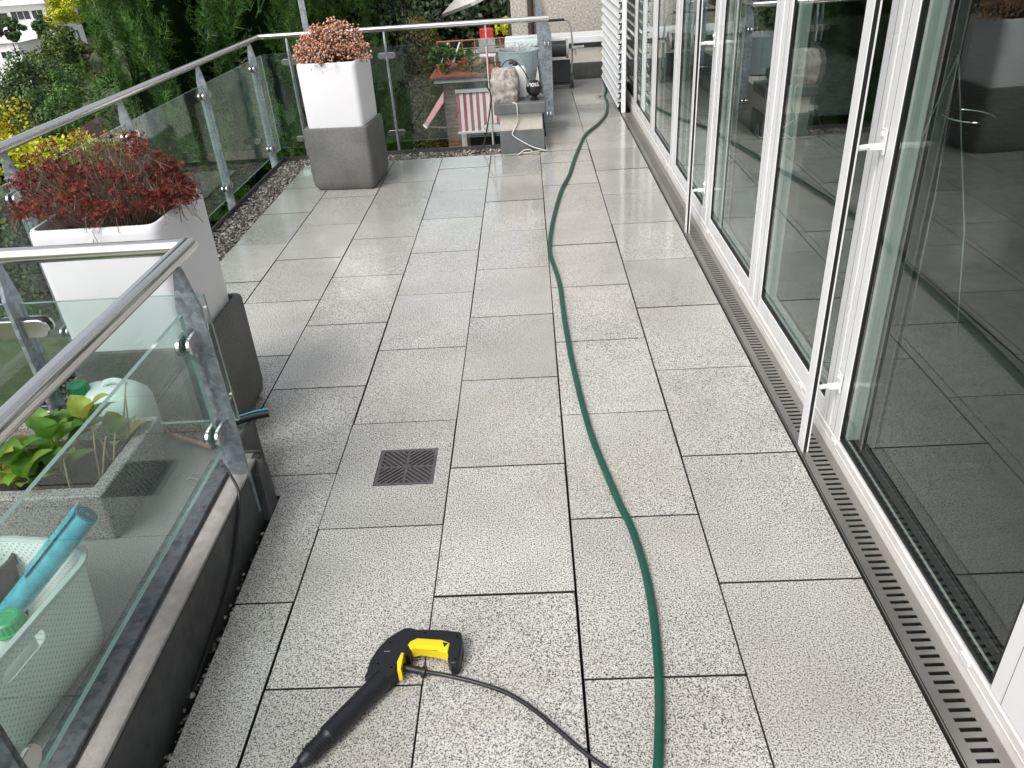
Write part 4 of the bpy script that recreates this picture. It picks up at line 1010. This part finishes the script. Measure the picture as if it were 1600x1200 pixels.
mb.build('stalk', M['deadstem'], rp)
# hose reel cart
hr = empty('hose_reel_cart', (1.5, 4.2, 0), 'wheeled hose reel cart with grey frame parked by the low white wall', 'hose reel')
for xx in (1.30, 1.605):
    mb = MB(); mb.tube(catmull([(xx, 4.27, .06), (xx+.012, 4.26, .2), (xx+.022, 4.22, .42), (xx+.01, 4.2, .60), (xx-.005, 4.19, .66), (xx-.02 if xx > 1.5 else xx+.02, 4.19, .695), (1.54 if xx > 1.5 else 1.37, 4.19, .706)]), .0105, 10); mb.build('frame_tube', M['reel_grey'], hr, smooth=True)
    mb = MB(); mb.tube([(xx+.004, 4.27, .08), (xx+.026, 4.27, .08)], .078, 24); w_ = mb.build('wheel', M['reel_dark'], hr, smooth=35)
    mb = MB(); mb.tube([(xx+.0265, 4.27, .08), (xx+.03, 4.27, .08)], .052, 20); mb.build('hub', M['reel_grey'], w_, smooth=35)
mb = MB(); mb.tube([(1.36, 4.19, .706), (1.545, 4.19, .706)], .014, 10); mb.build('grip', M['black_plastic'], hr, smooth=True)
mb = MB(); mb.tube([(1.345, 4.2, .42), (1.56, 4.2, .42)], .082, 24); mb.build('drum', M['reel_dark'], hr, smooth=35)
for xx in (1.325, 1.555):
    mb = MB(); mb.tube([(xx, 4.2, .42), (xx+.028, 4.2, .42)], [.098, .10], 28); mb.build('drum_flange', M['reel_grey'], hr, smooth=35)
mb = MB(); mb.tube([(1.62, 4.2, .42), (1.66, 4.2, .42)], .02, 10); mb.box(1.655, 1.668, 4.18, 4.22, .35, .44, .003); mb.tube([(1.66, 4.2, .425), (1.75, 4.2, .428)], .013, 10); mb.build('crank', M['reel_grey'], hr, smooth=35)
mb = MB(); mb.box(1.31, 1.60, 4.235, 4.26, .06, .30, .006); mb.box(1.31, 1.60, 4.20, 4.30, .045, .06, .003); mb.build('tray', M['reel_dark'], hr)
# low wall and neighbouring wall at the end
lw = empty('low_end_wall', (1.5, 4.85, 0), 'low beige wall with dark base and white coping closing the terrace', 'wall')
mb = MB(); mb.box(.9, 2.3, 4.77, 5.1, -.05, .178); mb.box(.9, 2.3, 4.762, 4.77, .03, .17); mb.build('base', M['lowbase'], lw)
mb = MB(); mb.box(.9, 2.3, 4.80, 5.1, .178, .335); mb.build('render_band', M['lowwall'], lw)
mb = MB(); mb.box(.9, 2.3, 4.81, 5.1, .335, .395); mb.build('recess', M['curb'], lw)
mb = MB(); mb.box(.88, 2.32, 4.74, 5.2, .395, .465, .006); mb.build('coping', M['coping'], lw)
nb = empty('neighbour_wall', (2, 5.8, -3), 'pale pebbledash wall of the neighbouring house behind the low wall', 'building')
mb = MB(); mb.box(.955, 7, 5.6, 9, -3.4, 3.6); mb.build('wall', M['pebbledash'], nb)
mb = MB(); mb.tube([(1.195, 5.545, -3), (1.195, 5.545, 3.4)], .038, 14); mb.tube([(1.195, 5.545, .50), (1.195, 5.545, .53)], .044, 14); mb.tube([(1.195, 5.545, 1.6), (1.195, 5.545, 1.63)], .044, 14); mb.build('downpipe', M['brown'], nb, smooth=35)
mb = MB(); mb.box(-.735, -.685, 2.2, 2.206, -3.2, 2.2); mb.box(-.735, -.729, 2.206, 2.236, -3.2, 2.2); tag(mb.build('steel_mast', M['galv']), 'galvanised angle steel mast rising behind the far planter', 'mast')

# ------------------------------------------------------------------ brick garden house with striped awnings
BY = 14.0
bh = empty('brick_house', (0, BY, -3.2), 'small brick house with red roof terrace and striped awnings below', 'building')
mb = MB(); mb.box(-.845, 2.6, BY+.02, BY+4, -3.6, -1.5); mb.build('wall_core', M['brick_mortar'], bh)
bmesh_ = None
def brick(x0, x1, z0):
    global bmesh_
    if bmesh_ is None:
        m = MB(); m.box(-.5, .5, -.06, 0, 0, 1, 0); o = m.build('brick', M['brick'], bh, local=True); bmesh_ = o.data
    else: o = link('brick', bmesh_, bh)
    o.location = ((x0+x1)/2, .02+random.uniform(-.004, .003), z0+3.2); o.scale = (x1-x0, 1, .066)
row = 0; z = -3.15
while z < -1.62:
    x = -.85 if row % 2 else -.85; first = .115 if row % 2 else .24
    x1 = x+first
    while x < -.33:
        brick(x, min(x1, -.32), z); x = x1+.012; x1 = x+.24
    z += .078; row += 1
x = -.85
while x < .6: brick(x, x+.07, -1.615); bpy.context.scene.collection.objects[-1].scale = (.066, 1, .2); x += .082
mb = MB(); mb.box(-.32, .9, BY-.02, BY+.015, -2.95, -1.62); mb.build('dark_opening', M['house_glass'], bh)
mb = MB(); mb.box(-1.02, 3.0, BY-.30, BY+4.2, -1.40, -1.30); mb.build('gutter', M['fascia'], bh)
mb = MB(); n = 34
for i in range(n):
    x0 = -1.10+i*.12; mb.box(x0, x0+.113, BY-.34, BY+.9, -1.298, -1.262 + (i % 2)*.006)
mb.build('roof_edge', M['roof_red'], bh)
mb = MB(); v = [(-1.06, BY-.33, -1.255), (3.0, BY-.33, -1.255), (3.0, BY+1.3, -1.02), (-.8, BY+1.3, -1.02)]; mb.add(v, [(0, 1, 2, 3)]); mb.add([(a, b, c-.03) for a, b, c in v], [(3, 2, 1, 0)]); mb.build('roof', M['roof_red'], bh)
aw = empty('striped_awning', (.1, BY-.1, -1.7), 'red and white striped awning hanging under the red roof', 'awning', 'striped awnings')
mb = MB(); mb.box(-.57, .75, BY-.18, BY-.08, -1.66, -1.58, .008); mb.build('cassette', M['coping'], aw)
for i in range(17):
    x0 = -.55+i*.075; mb = MB()
    for a, b in ((0, .5), (.5, 1)):
        y0, y1 = BY-.14-.16*a, BY-.14-.16*b; z0, z1 = -1.66-.84*a, -1.66-.84*b
        mb.add([(x0, y0, z0), (x0+.075, y0, z0), (x0+.075, y1, z1), (x0, y1, z1), (x0, y0+.006, z0), (x0+.075, y0+.006, z0), (x0+.075, y1+.006, z1), (x0, y1+.006, z1)], [(3, 2, 1, 0), (4, 5, 6, 7), (0, 4, 7, 3), (1, 2, 6, 5)])
    mb.build('stripe', M['stripe_red'] if i % 2 == 0 else M['stripe_white'], aw)
mb = MB(); mb.box(-.57, .75, BY-.32, BY-.28, -2.54, -2.49, .006); mb.build('front_bar', M['stripe_white'], aw)
aw = empty('striped_awning', (-.9, BY+.4, -1.9), 'small faded pink awning on the side of the brick house', 'awning', 'striped awnings')
mb = MB(); v = [(-.84, BY-.10, -1.60), (-1.36, BY-.30, -2.28), (-1.26, BY-.55, -2.30), (-.84, BY-.35, -1.80)]; mb.add(v, [(0, 1, 2, 3)]); mb.add([(a, b, c-.012) for a, b, c in v], [(3, 2, 1, 0)]); mb.build('cloth', plain('awning_pink', (.55, .26, .28), .8), aw)
mb = MB(); mb.tube([(-1.36, BY-.30, -2.29), (-1.26, BY-.56, -2.31)], .022, 8); mb.tube([(-1.30, BY-.45, -2.30), (-.86, BY-.1, -2.42)], .018, 8); mb.build('arm', M['stripe_white'], aw)
mb = MB(); mb.box(-.52, -.40, BY-.05, BY-.021, -3.2, -2.5, .004); tag(mb.build('white_post', M['coping']), 'white post under the striped awning of the brick house', 'post')
# pots and plants on its roof
def cloud(name, label, cat, base, rad, n, size, mat, group=None, trunk=None, ncl=26):
    t = empty(name, base, label, cat, group)
    c = (base[0], base[1], base[2]+rad[2]*(1.0 if trunk is None else trunk))
    v, f = clump_crown(c, rad, ncl, n, size, .42, .3); fast('foliage', v, f, mat, t, base)
    mb = MB()
    for i in range(6): a = i*1.05; mb.tube([base, (base[0]+rad[0]*.3*math.cos(a), base[1]+rad[1]*.3*math.sin(a), base[2]+rad[2]*.7), (base[0]+rad[0]*.6*math.cos(a), base[1]+rad[1]*.6*math.sin(a), base[2]+rad[2]*1.3)], [.02, .012, .005], 5)
    mb.build('stem', M['bark'], t); return t
cloud('roof_plant', 'leafy green pot plant at the left end of the red roof', 'plant', (-.82, BY-.05, -1.15), (.26, .26, .26), 650, .085, M['hedge'], 'plants on the red roof')
cloud('roof_plant', 'leafy green pot plant with drooping branches in the middle of the red roof', 'plant', (-.35, BY+.05, -1.2), (.30, .26, .24), 750, .085, M['hedge'], 'plants on the red roof')
cloud('roof_plant', 'small drooping sprig at the front edge of the red roof', 'plant', (.02, BY-.1, -1.27), (.24, .15, .13), 260, .08, M['hedge'], 'plants on the red roof')
cloud('roof_plant', 'yellow green pot plant right of the red flower box', 'plant', (.75, BY+1.6, -.75), (.35, .3, .26), 600, .09, M['lime'], 'plants on the red roof')
def pot(x, y, z, r, h, label, mat):
    mb = MB(); mb.lathe([(r*.7, 0), (r, h*.85), (r*1.1, h*.86), (r*1.1, h), (r*.95, h), (r*.9, h*.9), (0, h*.9)], (x, y, z), 18); tag(mb.build('flower_pot', mat, smooth=35), label, 'pot', 'pots on the red roof')
pot(-.83, BY-.06, -1.255, .11, .24, 'terracotta pot at the left end of the red roof', M['terracotta'])
pot(-.36, BY+.05, -1.2, .12, .22, 'terracotta pot in the middle of the red roof', M['terracotta'])
mb = MB(); mb.box(.02, .34, BY+1.3, BY+1.5, -.82, -.50, .01); mb.box(.05, .31, BY+1.33, BY+1.47, -.50, -.49); tag(mb.build('flower_box', M['red']), 'bright red flower box on the back of the red roof', 'flower box')
mb = MB()
for zz in (-.86, -.68): mb.tube([(-1.0, BY+1.0, zz), (2.4, BY+1.0, zz)], .014, 8)
for i in range(12): mb.tube([(-1.0+i*.3, BY+1.0, -1.0), (-1.0+i*.3, BY+1.0, -.66)], .012, 6)
tag(mb.build('roof_railing', M['terracotta']), 'thin reddish railing along the red roof terrace', 'railing')
ch_ = empty('garden_chair', (.12, BY+.35, -1.2), 'pale metal garden chair on the red roof behind the plants', 'chair')
mb = MB(); mb.box(.02, .40, BY+.25, BY+.6, -.98, -.95, .004); mb.build('seat', M['coping'], ch_)
mb = MB(); mb.box(.02, .40, BY+.6, BY+.625, -.93, -.62, .004); mb.build('backrest', M['fascia'], ch_)
for x in (.04, .38):
    for y in (.27, .59): mb = MB(); mb.tube([(x, BY+y, -1.2), (x, BY+y, -.97)], .014, 8); mb.build('leg', M['coping'], ch_)
for x in (-.82, -.55): mb = MB(); mb.tube([(x, BY-.1, -1.0), (x+.16, BY+.2, -.62)], .02, 8); tag(mb.build('pale_stake', M['stripe_white']), 'pale stake leaning over the left pot plant' if x < -.6 else 'pale stake leaning beside the middle pot plant', 'stake', 'stakes on the red roof')
# parasol beyond the railing
pa = empty('parasol', (.85, 9.6, -3.6), 'cream parasol edge showing above the far handrail', 'parasol')
Tp = Matrix.Translation((.85, 9.6, .81)) @ Matrix.Rotation(R(-21), 4, 'Y')
mb = MB(); n = 6; rp_ = [(1.22*math.cos(i*2*math.pi/n), 1.22*math.sin(i*2*math.pi/n)) for i in range(n)]
v = [(0, 0, .42)]+[(x, y, 0) for x, y in rp_]+[(x*.99, y*.99, -.05) for x, y in rp_]+[(0, 0, .405)]+[(x*.985, y*.985, -.012) for x, y in rp_]
mb.add(v, [(0, 1+i, 1+(i+1) % n) for i in range(n)]+[(1+i, 1+n+i, 1+n+(i+1) % n, 1+(i+1) % n) for i in range(n)]+[(2*n+1, 2*n+2+(i+1) % n, 2*n+2+i) for i in range(n)], T=Tp); mb.build('canopy', M['cream'], pa)
mb = MB(); mb.tube([(.85, 9.6, -3.6), (.85, 9.6, 1.1)], .022, 10); mb.build('pole', M['fascia'], pa)
for x, y in rp_: mb = MB(); mb.tube([Tp @ Vector((0, 0, .39)), Tp @ Vector((x*.97, y*.97, -.03))], .009, 5); mb.build('rib', M['fascia'], pa)

# ------------------------------------------------------------------ trees and hedges
def thuja(x, y, zb, h, r, n, label, dens_core=.5, lean=0):
    t = empty('thuja_tree', (x, y, zb), label, 'conifer', 'tall thujas behind the railing')
    m = n//6                                                # upright flame-shaped plumes with dark gaps between them
    u = rng.uniform(.02, .97, m); a = rng.uniform(0, 6.283, m)
    prof = r*np.clip(1.02-u**2.4*.75, .12, 1)*rng.uniform(.62, 1.0, m)*(1+.10*np.sin(a*3+u*9))
    pc = np.stack([x+prof*np.cos(a), y+prof*np.sin(a), zb+u*h], 1)
    pa_ = unit(np.stack([np.cos(a)*rng.uniform(.0, .32, m), np.sin(a)*rng.uniform(.0, .32, m), np.ones(m)], 1)+rng.normal(0, .10, (m, 3)))
    L = rng.uniform(.6, 1.25, m)
    k = 15; t_ = np.tile((np.arange(k)+.3)/k, (m, 1))*rng.uniform(.9, 1.05, (m, k))
    ph = np.arange(k)*2.4+rng.uniform(0, 6.28, (m, 1))
    e1 = unit(np.cross(pa_, np.array([.3, .8, .1]))); e2 = np.cross(pa_, e1)
    rad = e1[:, None]*np.cos(ph)[..., None]+e2[:, None]*np.sin(ph)[..., None]
    base = (pc[:, None]+pa_[:, None]*(L[:, None]*t_)[..., None]+rad*.02).reshape(-1, 3)
    axis = (pa_[:, None]*(.75+.5*t_)[..., None]+rad*(.46*(1-t_)+.06)[..., None]).reshape(-1, 3)
    ln = (L[:, None]*(.40-.22*t_)).ravel()*rng.uniform(.8, 1.15, m*k)
    v, f = plumes2(base, axis, ln, 6); fast('crown', v, f, M['thuja'], t, (x, y, zb))
    mb = MB(); mb.lathe([(r*.5, 0), (r*.60, h*.25), (r*.52, h*.7), (r*.15, h*.93), (0, h*.97)], (x, y, zb), 14); mb.build('filler_core', M['shade_core'], t)  # added dark core, blocks light and stands for shade between the plumes
    trunk_mb((x, y, zb-.3), h*.9, .10, 3, .1).build('trunk', M['bark'], t, smooth=True)
thuja(-3.62, 6.2, -3.25, 6.2, 1.02, 1500, 'tall dark thuja at the left end of the conifer row')
thuja(-2.5, 6.5, -3.25, 6.6, .98, 1500, 'tall dark thuja, middle of the conifer row behind the left railing')
thuja(-1.75, 7.6, -3.25, 6.4, .90, 1300, 'tall dark thuja beside the clipped yew hedge')
thuja(-3.4, 8.2, -3.3, 6.8, 1.15, 700, 'tall thuja standing behind the conifer row')
thuja(-4.6, 9.0, -3.4, 7.0, .95, 650, 'tall thuja farther back left of the conifer row')
def hedge_box(name, label, cat, x0, x1, y0, y1, z0, z1, n, size, mat, lumps=.12, group=None, top_mat=None, topz=None):
    t = empty(name, ((x0+x1)/2, (y0+y1)/2, z0), label, cat, group)
    A = np.array([(x1-x0)*(z1-z0), (x1-x0)*(z1-z0), (y1-y0)*(z1-z0), (y1-y0)*(z1-z0), (x1-x0)*(y1-y0)*1.3]); k = rng.choice(5, n, p=A/A.sum())
    p = np.stack([rng.uniform(x0, x1, n), rng.uniform(y0, y1, n), rng.uniform(z0, z1, n)], 1); nr_ = np.zeros((n, 3))
    for i, (ax_, val, nn) in enumerate(((1, y0, (0, -1, .2)), (1, y1, (0, 1, .2)), (0, x0, (-1, 0, .2)), (0, x1, (1, 0, .2)), (2, z1, (0, 0, 1)))): p[k == i, ax_] = val; nr_[k == i] = nn
    w = np.sin(p[:, 0]*5.1+p[:, 2]*3)+np.sin(p[:, 1]*4.3-p[:, 2]*4.1)+np.sin(p[:, 0]*11+p[:, 1]*9+p[:, 2]*8)*.6
    p += nr_*(w*lumps*.5)[:, None]+nr_*rng.normal(0, lumps*.5, (n, 1))
    if top_mat is None: v, f = leaves(p, nr_, size, .6, .6); fast('foliage', v, f, mat, t, ((x0+x1)/2, (y0+y1)/2, z0))
    else:
        up = p[:, 2]+rng.normal(0, .07, n) > topz
        for sel, m_ in ((~up, mat), (up, top_mat)): v, f = leaves(p[sel], nr_[sel], size, .6, .6); fast('foliage', v, f, m_, t, ((x0+x1)/2, (y0+y1)/2, z0))
    mb = MB(); mb.box(x0+.15, x1-.15, y0+.15, y1-.15, z0, z1-.15); mb.build('filler_core', M['shade_core'], t)  # added solid dark core, stands for the shade behind the leaves
    return t
hedge_box('yew_hedge', 'tall clipped dark yew hedge behind the far planter', 'hedge', -1.9, 1.2, 19.0, 20.4, -3.6, 3.4, 26000, .15, M['yew'], .35)
hedge_box('yew_hedge', 'dense dark hedge directly behind the far glass railing', 'hedge', -1.75, -.86, 7.9, 9.4, -3.4, 2.6, 14000, .075, M['yew'], .2)
TX, TY, TR = -1.52, 15.8, .47
t = empty('topiary_column', (TX, TY, -3.6), 'round topped olive brown clipped column behind the far glass', 'topiary')
n = 16000; u = rng.uniform(0, 1, n); a = rng.uniform(0, 6.283, n); zt = -3.6+u*3.38; rad = TR*np.sqrt(np.clip((1-((np.clip(u, .82, 1)-.82)/.18)**2.2), 0, 1)); rad = rad*(1+.05*np.sin(a*5+zt*6))
p = np.stack([TX+rad*np.cos(a), TY+rad*np.sin(a), zt], 1)+rng.normal(0, .025, (n, 3)); nn = np.stack([np.cos(a), np.sin(a), np.where(u > .85, 1., .25)], 1)
v, f = leaves(p, nn, .065, .5, .6); fast('foliage', v, f, M['olive_hedge'], t, (TX, TY, -3.6)); mb = MB(); mb.lathe([(TR*.85, 0), (TR*.85, 2.7), (TR*.5, 3.1), (0, 3.25)], (TX, TY, -3.6), 14); mb.build('filler_core', M['bark'], t)  # solid brown core added inside the leaf shell
def tree(name, label, x, y, h, rad, n, size, mat, ncl=40, group='trees on the slope', zb=None, cz=.66):
    zb = ground_z(x, y)-.1 if zb is None else zb
    t = empty(name, (x, y, zb), label, 'tree', group)
    v, f = clump_crown((x, y, zb+h*cz), rad, ncl, n, size, .36, .35); fast('crown', v, f, mat, t, (x, y, zb))
    trunk_mb((x, y, zb), h*.8, .05*h*.5, 8, .7).build('trunk', M['bark'], t, smooth=True)
def tree_at(label, x, y, z, r, n, size, mat, flat=1.15):
    zb = ground_z(x, y)-.1; tree('leafy_tree', label, x, y, z-zb, (r, r, r*flat), n, size, mat, 34, zb=zb, cz=1.0)
tree_at('olive green leafy tree below the upper white house', -15.3, 24, -1.31, 1.05, 9000, .12, M['broad'])
tree_at('dark green leafy tree left of the thujas', -13.6, 20, -1.7, 1.0, 7000, .10, M['darkbroad'])
tree_at('bright green young tree just left of the thujas', -9.75, 14.5, -1.6, .72, 5000, .075, M['hedge'], 1.5)
tree_at('pale olive tree below the lower white house', -19.6, 27, -2.85, 1.1, 6000, .12, M['broad'])
tree_at('dark bush under the upper white house', -51.1, 80, -4.4, 1.7, 4000, .26, M['darkbroad'], .6)
tree_at('dark bush right of the upper white house', -41.8, 70, -3.7, .9, 3000, .25, M['darkbroad'])
tree_at('yellow green tree at the top edge left of the thujas', -18.5, 32, -.1, .95, 6000, .12, M['lime'])
tree_at('dark tree between the white houses and the olive tree', -35.5, 60, -4.9, 1.2, 5000, .24, M['darkbroad'])
tree_at('dark green tree low behind the golden bush', -13.3, 18, -2.4, 1.05, 6000, .10, M['darkbroad'])
tree_at('dark green tree low behind the yellow topped hedge', -11.4, 16.2, -2.5, .95, 6000, .10, M['darkbroad'])
tree_at('dark tree on the slope right of the lower white house', -25.8, 42, -4.4, 1.2, 6000, .2, M['darkbroad'])
tree_at('dark green tree at the foot of the olive tree', -17.5, 24, -3.3, 1.2, 6000, .13, M['darkbroad'])
tree('leafy_tree', 'broad green tree right of the parasol', .9, 21.5, 7.2, (2.6, 1.6, 3.4), 10000, .17, M['darkbroad'])
tree('leafy_tree', 'broad green tree behind the red roof', -1.6, 24, 7.5, (3.2, 2.2, 3.6), 10000, .19, M['broad'])
tree('leafy_tree', 'dark tree behind the upper white house', -62, 160, 13, (14, 9, 6), 5000, .9, M['darkbroad'])
tree('leafy_tree', 'dark tree at the far left behind the houses', -98, 170, 14, (16, 9, 7), 5000, .9, M['darkbroad'])
gb = cloud('golden_bush', 'golden yellow leaved bush at the left edge beyond the railing', 'bush', (-8.55, 9.6, -3.3), (.72, .72, 1.45), 9000, .07, M['gold'], None, 1.0, 70)
hedge_box('garden_hedge', 'green hedge with bright yellow green top below the left railing', 'hedge', -9.5, -6.35, 7.45, 8.7, -3.3, -1.12, 15000, .085, M['hedge'], .12, None, M['lime'], -1.38)
hedge_box('garden_hedge', 'end of the yellow topped hedge beside the thujas', 'hedge', -6.3, -5.2, 7.9, 9.1, -3.3, -1.15, 6000, .085, M['hedge'], .12, None, M['lime'], -1.42)
hedge_box('garden_hedge', 'plain green hedge at the left edge in front of the yellow topped hedge', 'hedge', -8.2, -6.3, 5.6, 6.5, -3.25, -1.3, 9000, .075, M['hedge'], .14)
mb = MB(); mb.prism([(-9.3, -1.95), (-8.2, -1.42), (-7.1, -1.95)], 0, 3, T=Matrix(((1, 0, 0, 0), (0, 0, 1, 12), (0, 1, 0, 0), (0, 0, 0, 1)))); sh = empty('garden_shed', (-8.2, 13, -3.3), 'small garden shed with brown roof behind the yellow hedge', 'shed'); mb.build('roof', M['brown'], sh)
mb = MB(); mb.box(-9.1, -7.3, 12.2, 14.8, -3.4, -1.95); mb.build('wall', M['fascia'], sh)
# far white houses
def house(name, label, x, y, zb, w, d, h, roof, wins, extra=None):
    t = empty(name, (x, y, zb), label, 'house', 'white houses on the slope')
    mb = MB(); mb.box(x-w/2, x+w/2, y, y+d, zb-4, zb+h); mb.build('wall', M['house_white'], t)
    mb = MB()
    if roof == 'flat': mb.box(x-w/2-.9, x+w/2+.9, y-1.2, y+d+.5, zb+h, zb+h+.55); mb.build('roof', M['house_white'], t)
    else:
        mb.prism([(x-w/2-.6, zb+h), (x+roof*w, zb+h+w*.28), (x+w/2+.6, zb+h)], 0, d+.8, T=Matrix(((1, 0, 0, 0), (0, 0, 1, y-.4), (0, 1, 0, 0), (0, 0, 0, 1)))); mb.build('roof', M['house_white'], t)
    for (x0, x1, z0, z1) in wins:
        mb = MB(); mb.box(x+x0, x+x1, y-.06, y+.1, zb+z0, zb+z1); wd = mb.build('window', M['house_white'], t)
        n = max(1, round((x1-x0)/1.1)); s_ = (x1-x0-.1)/n
        for i in range(n): mb = MB(); mb.box(x+x0+.1+i*s_, x+x0+i*s_+s_, y-.09, y-.061, zb+z0+.1, zb+z1-.1); mb.build('pane', M['house_glass'], wd)
    return t
t = house('white_house', 'white flat roofed house with ribbon windows at the upper left', -76.8, 122, -8.2, 13.0, 9, 4.0, 'flat', [(-1.0, .6, 1.9, 3.1), (1.0, 4.0, 1.9, 3.2), (4.2, 6.0, 1.9, 3.2)])
mb = MB(); mb.prism([(-88, -4.0), (-78, -4.0), (-80.5, -.8), (-88, -.8)], 0, 6, T=Matrix(((1, 0, 0, 0), (0, 0, 1, 121.5), (0, 1, 0, 0), (0, 0, 0, 1)))); mb.build('pitched_roof', M['house_roof'], t)
t = house('white_house', 'white gabled house with two small windows lower at the left', -75.3, 112, -12.4, 10.0, 9, 4.0, -.35, [(2.2, 3.9, 2.0, 3.0), (-.6, 1.2, .6, 2.4), (3.0, 4.6, -.6, .7)])
mb = MB(); mb.box(-71.4, -68.6, 110, 114, -15.6, -11.4); mb.build('annexe', M['house_white'], t)
wd_ = hedge_box('far_wood', 'dark wooded slope behind the houses', 'wood', -170, 10, 185, 215, -16, 14, 9000, 2.4, M['darkbroad'], 3.0)
